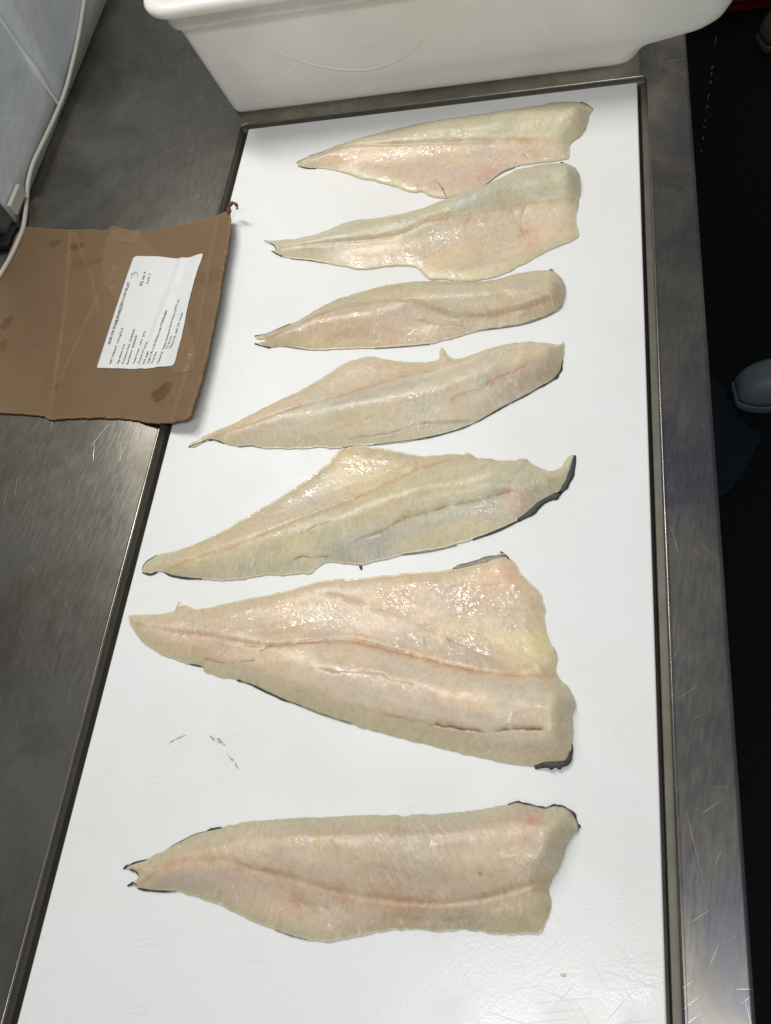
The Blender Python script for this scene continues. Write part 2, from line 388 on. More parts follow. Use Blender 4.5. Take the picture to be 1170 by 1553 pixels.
def wall_mat():
    m = NT('grey_wall_cladding'); c = m.co(scale=(1, 1, 1)); a = m.noise(c, 6, 4, 0.6, 0.6); b = m.noise(m.co(scale=(1, 1, .4)), 26, 4, 0.6)
    col = m.mix(m.ramp(a, [(0.35, 0.0), (0.68, 1.0)]), lin((196, 204, 210)), lin((220, 225, 228)))
    m.bsdf(Base_Color=col, Roughness=0.42, Normal=m.bump(m.math('ADD', a, m.math('MULTIPLY', b, .2)), 0.5, 0.01)); return m.m
M['wall'] = wall_mat()
def floor_mat():
    m = NT('black_floor'); c = m.co(); n = m.noise(c, 160, 3, 0.6); p = m.noise(m.co(loc=(0.4, 0.2, 0)), 5.5, 4, 0.55, 0.3)
    col = m.mix(n, (0.0012, 0.0018, 0.002), (0.0035, 0.005, 0.0055))
    m.bsdf(Base_Color=col, Roughness=m.maprange(n, 0.3, 0.7, 0.55, 0.8), Specular_IOR_Level=0.12, Normal=m.bump(n, 0.4, 0.002)); return m.m
M['floor'] = floor_mat()
M['wetfloor'] = plain('wet_blue_floor', (8, 19, 27), 0.5, 0.35, 40, 0.3, Specular_IOR_Level=0.2)
M['shoe'] = plain('grey_rubber_clog', (92, 97, 104), 0.5, 0.05, 40, 0.05)
M['sole'] = plain('pale_sole', (84, 88, 95), 0.6, 0.05)
M['red'] = plain('dark_red_plastic', (96, 14, 22), 0.5, 0.1)
M['beige'] = plain('tan_boot_rubber', (58, 53, 42), 0.6, 0.1)
def drop_mat(ior):
    m = NT('water'); g = m.n('ShaderNodeBsdfGlossy'); g.inputs['Roughness'].default_value = 0.05; t = m.n('ShaderNodeBsdfTransparent')
    fr = m.n('ShaderNodeFresnel'); fr.inputs[0].default_value = ior; mx = m.n('ShaderNodeMixShader'); m.l(fr.outputs[0], mx.inputs[0])
    m.l(t.outputs[0], mx.inputs[1]); m.l(g.outputs[0], mx.inputs[2]); m.l(mx.outputs[0], m.out.inputs[0]); return m.m
M['water'] = drop_mat(1.25); M['drip'] = drop_mat(1.9)
def smudge_mat():
    m = NT('grey_smudge'); c = m.co(); n = m.noise(c, 240, 2, 0.6)
    b = m.n('ShaderNodeBsdfPrincipled'); m.set(b.inputs['Base Color'], lin((146, 146, 142))); b.inputs['Roughness'].default_value = 0.6
    t = m.n('ShaderNodeBsdfTransparent'); mx = m.n('ShaderNodeMixShader'); m.l(m.ramp(n, [(0.38, 0.0), (0.66, 0.38)]), mx.inputs[0])
    m.l(t.outputs[0], mx.inputs[1]); m.l(b.outputs[0], mx.inputs[2]); m.l(mx.outputs[0], m.out.inputs[0]); return m.m
M['smudge'] = smudge_mat()
def tape_mat():
    m = NT('clear_packing_tape'); c = m.co(); n = m.noise(c, 45, 4, 0.6, 0.8)
    b = m.n('ShaderNodeBsdfPrincipled'); m.set(b.inputs['Base Color'], lin((176, 146, 112))); b.inputs['Roughness'].default_value = 0.16
    m.l(m.bump(n, 0.5, 0.004), b.inputs['Normal'])
    t = m.n('ShaderNodeBsdfTransparent'); mx = m.n('ShaderNodeMixShader'); mx.inputs[0].default_value = 0.16
    m.l(t.outputs[0], mx.inputs[1]); m.l(b.outputs[0], mx.inputs[2]); m.l(mx.outputs[0], m.out.inputs[0]); return m.m
M['tape'] = tape_mat()

# ================================================================== SETTING
ZS = 0.003          # top of the steel above the top of the cutting board (z = 0)
BX0, BX1, BY0, BY1 = -0.5432, 0.0568, -0.62, 1.1120        # cutting board
HX0, HX1, HY0, HY1 = -0.5560, 0.0695, -0.64, 1.1185        # opening in the table
TX0, TX1, TY0, TY1 = -1.30, 0.1270, -0.75, 3.2
XW = -0.915
FZ = -0.90

bm = bmesh.new(); box(bm, -3, 4, -2, 6, FZ - 0.05, FZ)
tag(from_bm('floor', bm, M['floor'], smooth=False), kind='structure')

# the patch of wet bluish floor beside the clog
wp = unp([(1070, 570), (1112, 600), (1130, 640), (1152, 640), (1155, 668), (1147, 690), (1130, 716), (1118, 735), (1100, 752), (1070, 758), (1040, 760), (1040, 570)], FZ)
wp = resample(chaikin(chaikin(wp)), 0.02); wp = wp + 0.012 * np.stack([fbm(wp[:, 0] * 30, wp[:, 1] * 30, 3), fbm(wp[:, 0] * 30, wp[:, 1] * 30, 8)], 1)
tag(slab('wet_patch', wp, 0.02, (1, 0), lambda P, d: np.full(len(P), FZ + 0.004), lambda P, d: np.full(len(P), FZ + 0.0005), None, M['wetfloor'], None), kind='structure')

# wall at the left end of the table: two cladding panels and a sealed joint
wy = 1.212
def wall_panel(name, y0, y1, z0, z1, lean):
    n, k = 40, 16; V = []; F = []
    for i in range(n + 1):
        for j in range(k + 1):
            y = y0 + (y1 - y0) * i / n; z = z0 + (z1 - z0) * j / k
            b = 0.0012 * float(fbm(np.array([y * 5.0]), np.array([z * 6.0]), 5)[0])
            V.append((XW + b + lean * (y - wy), y, z))
    for i in range(n):
        for j in range(k):
            a = i * (k + 1) + j; F.append((a, a + 1, a + k + 2, a + k + 1))
    nv = len(V); V += [(x - 0.02, y, z) for x, y, z in V]; F += [tuple(q + nv for q in f[::-1]) for f in F]
    ring = [i * (k + 1) for i in range(n + 1)] + [n * (k + 1) + j for j in range(1, k + 1)] + [i * (k + 1) + k for i in range(n - 1, -1, -1)] + [j for j in range(k - 1, 0, -1)]
    for a, b in zip(ring, ring[1:] + ring[:1]): F.append((a, b, b + nv, a + nv))
    return from_py(name, V, F, M['wall'], wall)
wall = empty('wall', (XW, 1.2, ZS)); tag(wall, kind='structure')
wall_panel('wall_panel', 0.948, wy - 0.002, ZS + 0.001, 0.62, 0.0)
wall_panel('wall_panel', wy + 0.002, 3.1, ZS + 0.001, 0.62, 0.0)
P_ = [(XW + 0.001, wy, ZS + 0.01), (XW + 0.002, wy - 0.003, 0.07), (XW + 0.001, wy - 0.004, 0.13), (XW + 0.001, wy - 0.006, 0.2), (XW + 0.001, wy - 0.005, 0.6)]
tube('joint_sealant', P_, lambda t: 0.0026 + 0.0034 * math.exp(-((t - 0.3) / 0.14) ** 2), M['seal'], wall)

# ================================================================== STEEL TABLE
table = empty('steel_table', (-0.2, 0.4, ZS)); tag(table, 'scratched stainless steel worktable with the white board set into it', 'table')
def rrect(x0, x1, y0, y1, r, k=6):
    out = []
    for cx, cy, a0 in ((x1 - r, y1 - r, 0), (x0 + r, y1 - r, 90), (x0 + r, y0 + r, 180), (x1 - r, y0 + r, 270)):
        for i in range(k + 1):
            a = math.radians(a0 + 90 * i / k); out.append((cx + r * math.cos(a), cy + r * math.sin(a)))
    return out
def rings(bm, rs):
    L = [[bm.verts.new(p) for p in r] for r in rs]
    for A, B in zip(L, L[1:]):
        n = len(A)
        for i in range(n): bm.faces.new((A[i], A[(i + 1) % n], B[(i + 1) % n], B[i]))
    return L
def ring(x0, x1, y0, y1, r, z): return [(x, y, z) for x, y in rrect(x0, x1, y0, y1, r)]
bm = bmesh.new()
o = 0
ro = [ring(TX0, TX1, TY0, TY1, 0.012, ZS - 0.055), ring(TX0, TX1, TY0, TY1, 0.012, ZS - 0.006)]
for a in (22, 45, 67, 90):
    s, c_ = math.sin(math.radians(a)), math.cos(math.radians(a)); d = 0.005 * (1 - c_)
    ro.append(ring(TX0 + d, TX1 - d, TY0 + d, TY1 - d, 0.010, ZS - 0.005 * (1 - s)))
def hole(e, z, r=0.006): return ring(HX0 - e, HX1 + e, HY0 - e, HY1 + e, r + e, z)
ro += [hole(0.0040, ZS), hole(0.0018, ZS + 0.0010), hole(0.0006, ZS + 0.0004), hole(0.0, ZS - 0.0012), hole(0.0, ZS - 0.010)]
# ledge and basin
def low(el, er, ey_, z, r): return ring(HX0 + el, HX1 - er, HY0 + ey_, HY1 - ey_, r, z)
ro += [low(0.0010, 0.0072, 0.0010, ZS - 0.0105, 0.006), low(0.0012, 0.0078, 0.0012, ZS - 0.0120, 0.006), low(0.0012, 0.0078, 0.0012, ZS - 0.034, 0.006)]
L = rings(bm, ro)
bm.faces.new(L[-1])
bmesh.ops.recalc_face_normals(bm, faces=bm.faces[:])
top = from_bm('table_top', bm, M['steel'], table, smooth=False); top.data.materials.append(M['recess_shade'])
for p in top.data.polygons:
    p.use_smooth = abs(p.normal.z) < 0.98
    if p.center.z < ZS - 0.003 and TX0 + .1 < p.center.x < TX1 - 0.02 and TY0 + .05 < p.center.y < TY1 - .5: p.material_index = 1
bm = bmesh.new()
for lx, ly in ((TX1 - 0.06, TY0 + 0.08), (TX1 - 0.06, TY1 - 0.1), (TX0 + 0.06, TY0 + 0.08), (TX0 + 0.06, TY1 - 0.1)):
    b2 = bmesh.new(); bmesh.ops.create_cone(b2, cap_ends=True, segments=20, radius1=0.02, radius2=0.02, depth=0.84)
    bmesh.ops.translate(b2, verts=b2.verts, vec=(lx, ly, ZS - 0.055 - 0.42)); from_bm('leg', b2, M['post'], table)
bm.free()

# cutting board
bm = bmesh.new(); box(bm, BX0, BX1, BY0, BY1, -0.024, 0.0, 0.0022)
board = from_bm('cutting_board', bm, M['board']); tag(board, 'large white plastic cutting board set into the steel table under the fillets', 'cutting board')
def ribbon_flat(name, pts, hw, mat, parent, z):
    P = unp(pts, z); P = np.array(smooth_path(P, 8)); V = []; F = []
    for i, q in enumerate(P):
        t = P[min(i + 1, len(P) - 1)] - P[max(i - 1, 0)]; t = t / np.linalg.norm(t); nrm = np.array([-t[1], t[0]])
        ww = hw * (math.sin(math.pi * (i + 0.6) / (len(P) + 0.2)) ** 0.6) * (0.8 + 0.4 * random.random())
        for s in (-1, 1): V.append((*(q + s * ww * nrm), z))
    for i in range(len(P) - 1): F.append((2 * i, 2 * i + 1, 2 * i + 3, 2 * i + 2))
    nv = len(V); V += [(x, y, zz - 0.00008) for x, y, zz in V]; F += [tuple(q + nv for q in f[::-1]) for f in F]
    return from_py(name, V, F, mat, parent, False)
for pts, hw in (([(254, 1130), (262, 1124), (272, 1119), (284, 1114)], 0.0011), ([(318, 1116), (326, 1121), (333, 1124), (342, 1131)], 0.0024),
                ([(344, 1142), (350, 1150), (357, 1158), (362, 1168)], 0.0011)):
    ribbon_flat('smudge_mark', pts, hw, M['smudge'], board, 0.00025)

# ================================================================== TUB
tub = empty('plastic_tub', (-0.25, 1.3, ZS)); tag(tub, 'translucent white plastic tub with a flared rim at the far end of the table', 'tub')
Y1T = 1.60
def tub_ring(z, inset=0.0):
    # left, right, front, back extents at height z; the right end steps out into a shoulder low down
    f = z / 0.165
    xl = -0.575 - 0.020 * f; yf = 1.147 - 0.022 * f; yb = Y1T + 0.02 * f
    xr = np.interp(z, [0.0, 0.010, 0.022, 0.030, 0.036, 0.042, 0.050, 0.065, 0.09, 0.165, 0.22], [0.060, 0.064, 0.076, 0.094, 0.128, 0.158, 0.172, 0.180, 0.186, 0.196, 0.20])
    i = inset
    pts = []
    for cx, cy, a0, rx, ry in ((xr, yb, 0, 0.03, 0.03), (xl, yb, 90, 0.03, 0.03), (xl, yf, 180, 0.016, 0.016), (xr, yf, 270, 0.034, 0.034)):
        sx = 1 if a0 in (0, 270) else -1; sy = 1 if a0 in (0, 90) else -1
        rx -= i * 0.8
        for k in range(9):
            a = math.radians(a0 + 90 * k / 8)
            pts.append((cx - sx * (rx + i) + rx * math.cos(a), cy - sy * (rx + i) + rx * math.sin(a), ZS + 0.0008 + z))
    # one long front edge needs points along it so the slight bow of the wall shows
    return pts
bm = bmesh.new()
zs = [0.0, 0.001, 0.003, 0.006, 0.010, 0.014, 0.018, 0.022, 0.026, 0.030, 0.033, 0.036, 0.039, 0.042, 0.046, 0.050, 0.057, 0.065, 0.075, 0.09, 0.11, 0.13, 0.15, 0.165, 0.205]
rs = [tub_ring(0.0, 0.006), tub_ring(0.0004, 0.003)] + [tub_ring(z, max(0.0, 0.0015 - z * 0.3)) for z in zs[1:]]
rs += [tub_ring(z, 0.004) for z in zs[::-1][:-1]] + [tub_ring(0.004, 0.012)]
L = rings(bm, rs); bm.faces.new(L[0][::-1]); bm.faces.new(L[-1])
bmesh.ops.recalc_face_normals(bm, faces=bm.faces[:])
from_bm('body', bm, M['tub'], tub)
# rim: a thick turned-down collar with rounded edge, sitting proud of the wall
def rim_ring(z, outset, r=0.02):
    f = 0.165 / 0.165
    return [(x, y, z) for x, y in rrect(-0.595 - outset, 0.197 + outset, 1.125 - outset, Y1T + 0.02 + outset, r + outset, 8)]
bm = bmesh.new(); z0 = ZS + 0.166
prof = [(0.0008, z0 + 0.006), (0.003, z0 + 0.001), (0.007, z0), (0.0105, z0 + 0.002), (0.012, z0 + 0.006), (0.0135, z0 + 0.026), (0.016, z0 + 0.029), (0.028, z0 + 0.030), (0.033, z0 + 0.034), (0.034, z0 + 0.040), (0.030, z0 + 0.046), (0.02, z0 + 0.048), (-0.004, z0 + 0.048), (-0.008, z0 + 0.043), (-0.0075, z0 + 0.005), (-0.003, z0 + 0.004)]
L = rings(bm, [rim_ring(z, o_) for o_, z in prof] + [rim_ring(prof[0][1], prof[0][0])])
bmesh.ops.remove_doubles(bm, verts=bm.verts, dist=1e-6); bmesh.ops.recalc_face_normals(bm, faces=bm.faces[:])
from_bm('rim', bm, M['tub'], tub)
# curved scuff moulded in the front wall
def on_front(p):
    # intersect the pixel ray with the leaning front wall
    d = np.array([p[0] - CX, p[1] - CY, FPX]); wd = RW @ d
    t = 1.0
    a = 1.1475 + 0.022 * 0.0 ; k = 0.022 / 0.165
    # y = 1.147 - k*(z - ZS)
    t = (1.147 - k * (CAMH - ZS)) / (wd[1] + k * wd[2])
    return np.array([0, 0, CAMH]) + wd * t
tube('scuff_line', [on_front(p) + np.array([0, 0.0009, 0.0]) for p in ((386, 62), (412, 74), (450, 90), (490, 101), (535, 106), (570, 103), (600, 92), (625, 76), (644, 56))], lambda t: 0.0008 + 0.0014 * math.sin(math.pi * t) ** 0.5, M['scuff'], tub, 8)

# water dripping from the tub's shoulder to the floor
DX, DY = 0.1605, 1.1375
def z_at(py):   # height on the vertical line (DX, DY) seen at photo row py
    zs_ = np.linspace(0.04, FZ, 400); q = np.stack([np.full(400, DX), np.full(400, DY), zs_ - CAMH], 1) @ RW
    return float(np.interp(py, CY + FPX * q[:, 1] / q[:, 2], zs_))
bm = bmesh.new()
def blob(bm, x, y, z, r, st=1.0):
    q = bmesh.ops.create_icosphere(bm, subdivisions=2, radius=r)
    for v in q['verts']: v.co = Vector((v.co.x + x, v.co.y + y, v.co.z * st + z))
zt_, zb_ = 0.036, z_at(100)
n = 14; prev = None
for i in range(n + 1):
    z = zt_ + (zb_ - zt_) * i / n; r = 0.0013 - 0.0006 * i / n
    cur = [bm.verts.new((DX + r * math.cos(a * math.pi / 3), DY + r * math.sin(a * math.pi / 3), z)) for a in range(6)]
    if prev:
        for k in range(6): bm.faces.new((prev[k], prev[(k + 1) % 6], cur[(k + 1) % 6], cur[k]))
    prev = cur
for py, r, st in ((102, 2.4, 1.3), (112, 2.2, 1.7), (125, 2.8, 1.1), (147, 2.2, 2.6), (162, 2.4, 1.4), (183, 2.0, 1.2), (193, 2.0, 1.4), (210, 2.2, 1.4), (230, 2.0, 1.4)):
    blob(bm, DX, DY, z_at(py), r * 0.001, st)
tag(from_bm('water_drip', bm, M['drip']), 'thin trickle of water dripping off the tub past the table edge', 'water')

# ================================================================== CARDBOARD
ridge_line = unp([(279, 388), (246, 480), (213, 560)], 0.008)
fold_a = unp([(108, 350), (100, 470), (76, 634)], 0.005); fold_c = unp([(175, 400), (130, 490), (92, 575)], 0.006); fold_d = unp([(112, 352), (140, 420), (150, 470)], 0.006)
fold_b = unp([(330, 330), (300, 520), (262, 640)], 0.015)
def cardz(P):
    z = 0.0052 + 0.017 * sst(P[:, 0], -0.62, -0.50) ** 1.2
    z = z + 0.0035 * np.exp(-(seg_dist(P, ridge_line) / 0.008) ** 2)
    z = z + 0.0016 * np.exp(-(seg_dist(P, fold_a) / 0.004) ** 2) - 0.0012 * np.exp(-(seg_dist(P, fold_b) / 0.004) ** 2)
    z = z + 0.0016 * np.exp(-(seg_dist(P, fold_c) / 0.003) ** 2) - 0.0014 * np.exp(-(seg_dist(P, fold_d) / 0.003) ** 2)
    z = z + 0.0026 * fbm(P[:, 0] * 16, P[:, 1] * 16, 21, 3) + 0.0015 * fbm(P[:, 0] * 60, P[:, 1] * 60, 24, 3)
    return 0.0070 + 0.5 * ((z - 0.0070) + np.sqrt((z - 0.0070) ** 2 + 1e-6))
def unp_card(px, off=0.0):
    z = np.full(len(px), 0.01)
    for _ in range(8):
        P = unp(px, z); z = cardz(P) + off
    return P
card_px = [(28, 343), (50, 344), (100, 348), (140, 347), (163, 348), (170, 341), (186, 346), (220, 351), (246, 347), (272, 340), (300, 333), (325, 327), (347, 319),
           (350, 330), (349, 350), (346, 368), (341, 395), (335, 430), (331, 460), (322, 500), (312, 550), (301, 590), (291, 622), (285, 634),
           (262, 640), (232, 641), (200, 635), (170, 633), (120, 633), (90, 634), (76, 637), (64, 629), (30, 627), (0, 625), (-40, 624), (-84, 622), (-40, 510), (0, 418)]
poly = resample(chaikin(unp_card(card_px)), 0.002)
poly = poly + 0.0014 * np.stack([fbm(poly[:, 0] * 160, poly[:, 1] * 160, 31), fbm(poly[:, 0] * 160, poly[:, 1] * 160, 36)], 1)
card = empty('cardboard', (-0.72, 0.72, ZS)); tag(card, 'torn brown cardboard with a white shipping label, overlapping the edge of the board', 'cardboard')
card_c = lin((116, 93, 67))
stains = [((246, 600), 19, 14, .85), ((258, 590), 10, 8, .7), ((84, 370), 9, 8, .6), ((118, 374), 14, 9, .7), ((190, 352), 16, 9, .75), ((12, 490), 9, 11, .8), ((5, 525), 6, 12, .5), ((84, 588), 5, 6, .6), ((322, 430), 22, 16, .25), ((172, 348), 5, 3, .8), ((130, 400), 26, 9, .3)]
def card_col(P, d):
    c = np.tile(card_c, (len(P), 1)) * (1 + 0.10 * fbm(P[:, 0] * 9, P[:, 1] * 9, 41))[:, None]
    for (px, rx, ry, k) in stains:
        q = unp([px, (px[0] + rx, px[1])], 0.006); r = np.linalg.norm(q[1] - q[0])
        dd = np.hypot((P[:, 0] - q[0, 0]), (P[:, 1] - q[0, 1]) * rx / ry) / r + 0.45 * fbm(P[:, 0] * 80, P[:, 1] * 80, 44)
        m_ = (1 - sst(dd, 0.75, 0.98)) * k; c = c * (1 - m_[:, None]) + (card_c * np.array([.56, .46, .36])) * m_[:, None]
    for ln, wd, k in ((fold_a, 0.0022, .35), (ridge_line, 0.003, .2), (fold_b, 0.002, .25), (fold_c, .0016, .3), (fold_d, .0014, .3)):
        e = k * np.exp(-(seg_dist(P, ln) / wd) ** 2) * (0.4 + 0.6 * vnoise(P[:, 0] * 60, P[:, 1] * 60, 4)); c = c * (1 - e[:, None]) + lin((172, 142, 106)) * e[:, None]
    e = 0.5 * np.exp(-(d / 0.0018) ** 2) * vnoise(P[:, 0] * 220, P[:, 1] * 220, 9); c = c * (1 - e[:, None]) + lin((176, 146, 110)) * e[:, None]
    return c
slab('sheet', poly, 0.0022, (1, 0), lambda P, d: cardz(P) - 0.0006 * np.exp(-(d / 0.002)), lambda P, d: cardz(P) - 0.0036, card_col, M['card'], card)
# torn curl of liner at the corner
cp = unp([(347, 322)], 0.022)[0]
tube('torn_curl', [(cp[0], cp[1], 0.021), (cp[0] + 0.002, cp[1] + 0.006, 0.027), (cp[0] + 0.008, cp[1] + 0.009, 0.031), (cp[0] + 0.014, cp[1] + 0.006, 0.029), (cp[0] + 0.015, cp[1] + 0.001, 0.026)], lambda t: 0.0032 - 0.0014 * t + 0.0006 * math.sin(19 * t), plain('torn_liner', (100, 72, 58), .8, .5, 300, .6), card, 8)
# clear tape over the join
tp = resample(chaikin(unp_card([(165, 344), (222, 352), (292, 500), (300, 560), (262, 570), (205, 500), (150, 420)])), 0.004)
slab('clear_tape', tp, 0.004, (1, 0), lambda P, d: cardz(P) + 0.0005 + 0.0005 * fbm(P[:, 0] * 90, P[:, 1] * 90, 77, 2), lambda P, d: cardz(P) + 0.0001, None, M['tape'], card)
tp2 = resample(unp_card([(166, 343), (186, 348), (216, 352), (205, 372), (172, 366)]), 0.003)
slab('clear_tape', tp2, 0.003, (1, 0), lambda P, d: cardz(P) + 0.0012 + 0.0022 * np.abs(fbm(P[:, 0] * 70, P[:, 1] * 70, 87, 3)), lambda P, d: cardz(P) + 0.0003, None, M['tape'], card)
# shipping label
lab_px = [(207, 388), (240, 388.5), (277, 390.5), (306, 384), (308, 386), (304, 398), (295, 424), (280, 490), (265, 550), (261, 555), (240, 556), (213, 558.5), (180, 558.5), (148, 558), (147, 556), (175, 470), (202, 391)]
lpoly = resample(unp_card(lab_px, 0.001), 0.002)
label = slab('shipping_label', lpoly, 0.0022, (1, 0), lambda P, d: cardz(P) + 0.0011, lambda P, d: cardz(P) + 0.0008, None, M['paper'], card)
label['label'] = 'white printed paper label'
def lettering(lines, mat, name):
    V = []; F = []
    for txt, a, b, hgt, bold in lines:
        cu = bpy.data.curves.new('t', 'FONT'); cu.body = txt; cu.size = 1.0; cu.resolution_u = 2
        if bold: cu.offset = 0.018
        ob = bpy.data.objects.new('t', cu); COL.objects.link(ob)
        bpy.context.view_layer.update()
        me = bpy.data.meshes.new_from_object(ob.evaluated_get(bpy.context.evaluated_depsgraph_get()))
        vs = np.array([v.co[:2] for v in me.vertices]); fs = [tuple(p.vertices) for p in me.polygons]
        bpy.data.objects.remove(ob); bpy.data.curves.remove(cu)
        A = unp_card([a, b], 0.001); dirn = (A[1] - A[0]); Ln = np.linalg.norm(dirn); dirn = dirn / Ln; up = np.array([-dirn[1], dirn[0]])
        sx = Ln / max(vs[:, 0].max(), 1e-3)
        P = A[0] + vs[:, :1] * sx * dirn + (vs[:, 1:2] - 0.35) * hgt * up
        z = cardz(P) + 0.0014; o_ = len(V)
        V += [(*p, q) for p, q in zip(P, z)]; F += [tuple(i + o_ for i in f) for f in fs]
        bpy.data.meshes.remove(me)
    return from_py(name, V, F, mat, label, False)
def cpx(x, y): return (130 + x / 5.85, 370 + y / 5.85)
lettering([('SKIN ON BONE IN FROZEN COD FILLET', cpx(206, 890), cpx(384, 335), 0.0060, True)], M['ink'], 'heading_lettering')
lettering([('32 oz +', cpx(488, 372), cpx(528, 243), 0.0068, True), ('Lot 1', cpx(545, 352), cpx(568, 265), 0.0055, True)], M['ink'], 'weight_lettering')
lettering([('(Gadus morhua)', cpx(272, 715), cpx(318, 565), 0.0040, False), ('NET WEIGHT  10.0 kg/22 lb', cpx(217, 1065), cpx(328, 745), 0.0046, True),
           ('Ingredients: Cod', cpx(282, 1065), cpx(342, 890), 0.0044, True), ('Production Date:  2018/06/05', cpx(328, 1065), cpx(432, 755), 0.0044, True),
           ('Best Before:  2020/06/05', cpx(368, 1070), cpx(452, 810), 0.0044, True), ('Keep frozen   -18\u00b0C  (0\u00b0F)', cpx(424, 1060), cpx(528, 775), 0.0044, True),
           ('Product of Canada', cpx(468, 1060), cpx(543, 870), 0.0044, True), ('Wild caught', cpx(512, 1068), cpx(552, 950), 0.0042, True),
           ('Caught in 3KL on the Northeast coast of Newfoundland', cpx(548, 1065), cpx(715, 590), 0.0044, True), ('Hook lines', cpx(585, 1060), cpx(626, 955), 0.0042, True),
           ('Packed by:  Happy Adventure Sea Products (1991) Ltd', cpx(640, 1060), cpx(825, 495), 0.0046, True), ('P.O. Box 98', cpx(716, 930), cpx(760, 820), 0.0042, True),
           ('Eastport NL  A0G 1Z0  Canada', cpx(747, 925), cpx(857, 608), 0.0046, True)], M['ink_thin'], 'small_lettering')
lettering([('3', cpx(440, 303), cpx(425, 248), 0.016, False)], M['pen'], 'handwritten_number')

# ================================================================== things along the wall
def wpt(p, x=XW):
    wd = RW @ np.array([p[0] - CX, p[1] - CY, FPX]); t = x / wd[0]; return wd * t + np.array([0, 0, CAMH])
pts = [wpt(p, XW + 0.0052) for p in ((134, -40), (128, 0), (120, 50), (109, 100), (98, 140), (84, 175), (66, 214), (51, 246), (43, 275))]
pts += [(*unp([p], 0.0072)[0], 0.0072) for p in ((41, 300), (38.5, 325), (35, 346))]
pts += [(*unp([p], 0.0095)[0], 0.0095) for p in ((29, 362), (20, 382), (8, 404), (-12, 436), (-40, 480))]
pts = [(q[0], q[1], max(q[2], ZS + 0.0042)) for q in pts]
cable = tube('power_cable', pts, 0.0036, M['cable'], None, 12, 14); tag(cable, 'thin white electric cable lying along the foot of the wall', 'cable')
bm = bmesh.new(); a = unp([(35, 286)], 0.02)[0]; b = unp([(16, 330)], 0.02)[0]
box(bm, XW + 0.0018, XW + 0.010, 0.9495, 0.998, ZS + 0.014, ZS + 0.034, 0.0015)
trim = from_bm('plastic_trunking', bm, M['trim'], None, False); tag(trim, 'short white plastic strip fixed low on the wall beside the steel post', 'trim')
post = empty('steel_post', (-0.93, 0.92, ZS)); tag(post, 'grey steel upright post with a black foot behind the cardboard', 'post')
bm = bmesh.new(); box(bm, -0.946, -0.914, 0.913, 0.9455, ZS + 0.010, 0.70, 0.003); from_bm('shaft', bm, M['post'], post, False)
bm = bmesh.new(); box(bm, -0.950, -0.905, 0.889, 0.932, ZS + 0.0006, ZS + 0.012, 0.003); from_bm('foot', bm, M['black'], post, False)

# ================================================================== FLOOR THINGS
def foot_shape(name, label_, cat, px_tip, z, length, width, height, ang, mat, mat_sole):
    t = unp([px_tip], z)[0]; ca, sa = math.cos(ang), math.sin(ang)
    e = empty(name, (t[0], t[1], FZ)); tag(e, label_, cat)
    def rows(prof, z0fn, z1fn, nm, m_):
        bm = bmesh.new(); rr = []
        for lv in prof:
            zz, sc_, back = lv; r = []
            for k in range(40):
                th = 2 * math.pi * k / 40
                # outline of a clog seen from above: rounded toe at 0, widest at ball, narrower heel
                s = 0.5 - 0.5 * math.cos(th); wv = width / 2 * (math.sin(math.pi * min(1, (s * 0.96 + 0.02)) ** 0.62)) ** 0.62 * (1 - 0.12 * s)
                lx = s * length * sc_ + back; ly = (1 if th < math.pi else -1) * wv * (sc_ if sc_ < 1 else sc_)
                r.append((t[0] + ca * lx - sa * ly, t[1] + sa * lx + ca * ly, zz))
            rr.append(r)
        L = rings(bm, rr); bm.faces.new(L[0][::-1]); bm.faces.new(L[-1]); bmesh.ops.recalc_face_normals(bm, faces=bm.faces[:])
        return from_bm(nm, bm, m_, e)
    rows([(FZ + 0.001, 0.985, 0.003), (FZ + 0.006, 1.0, 0), (FZ + 0.022, 1.0, 0), (FZ + 0.025, 0.985, 0.002)], None, None, 'sole', mat_sole)
    pr = [(FZ + 0.0252, 0.965, 0.004)]
    for i in range(1, 9):
        q = i / 8; pr.append((FZ + 0.025 + height * math.sin(q * math.pi / 2), 0.965 * (0.18 + 0.82 * math.cos(q * math.pi / 2) ** 0.6) , 0.004 + length * 0.30 * q ** 2.2))
    rows(pr, None, None, 'upper', mat)
    return e
foot_shape('rubber_clog', 'grey rubber clog on the dark floor at the right edge', 'shoe', (1114, 592), FZ + 0.03, 0.27, 0.112, 0.07, 0.10, M['shoe'], M['sole'])
foot_shape('tan_boot', 'dim tan boot on the dark floor at the top right edge', 'boot', (1153, 58), FZ + 0.03, 0.27, 0.115, 0.08, 0.25, M['beige'], M['beige'])
crate = empty('red_tray', (0.62, 2.75, FZ)); tag(crate, 'dark red plastic tray on the floor beyond the tub, mostly out of view', 'tray')
bm = bmesh.new(); rs = [ring(0.30, 0.95, 2.56, 3.0, .03, FZ + .001), ring(0.29, 0.96, 2.55, 3.01, .04, FZ + .05), ring(0.31, 0.94, 2.57, 2.99, .03, FZ + .05), ring(0.32, 0.93, 2.58, 2.98, .03, FZ + .008)]
L = rings(bm, rs); bm.faces.new(L[0][::-1]); bm.faces.new(L[-1]); bmesh.ops.recalc_face_normals(bm, faces=bm.faces[:]); from_bm('shell', bm, M['red'], crate, False)
bm = bmesh.new(); rs = [ring(0.283, 0.967, 2.543, 3.017, .045, FZ + .044), ring(0.275, 0.975, 2.535, 3.025, .05, FZ + .046), ring(0.275, 0.975, 2.535, 3.025, .05, FZ + .056), ring(0.30, 0.95, 2.56, 3.0, .03, FZ + .058), ring(0.30, 0.95, 2.56, 3.0, .03, FZ + .0515)]
rings(bm, rs); bmesh.ops.recalc_face_normals(bm, faces=bm.faces[:]); from_bm('rim', bm, M['red'], crate, False)

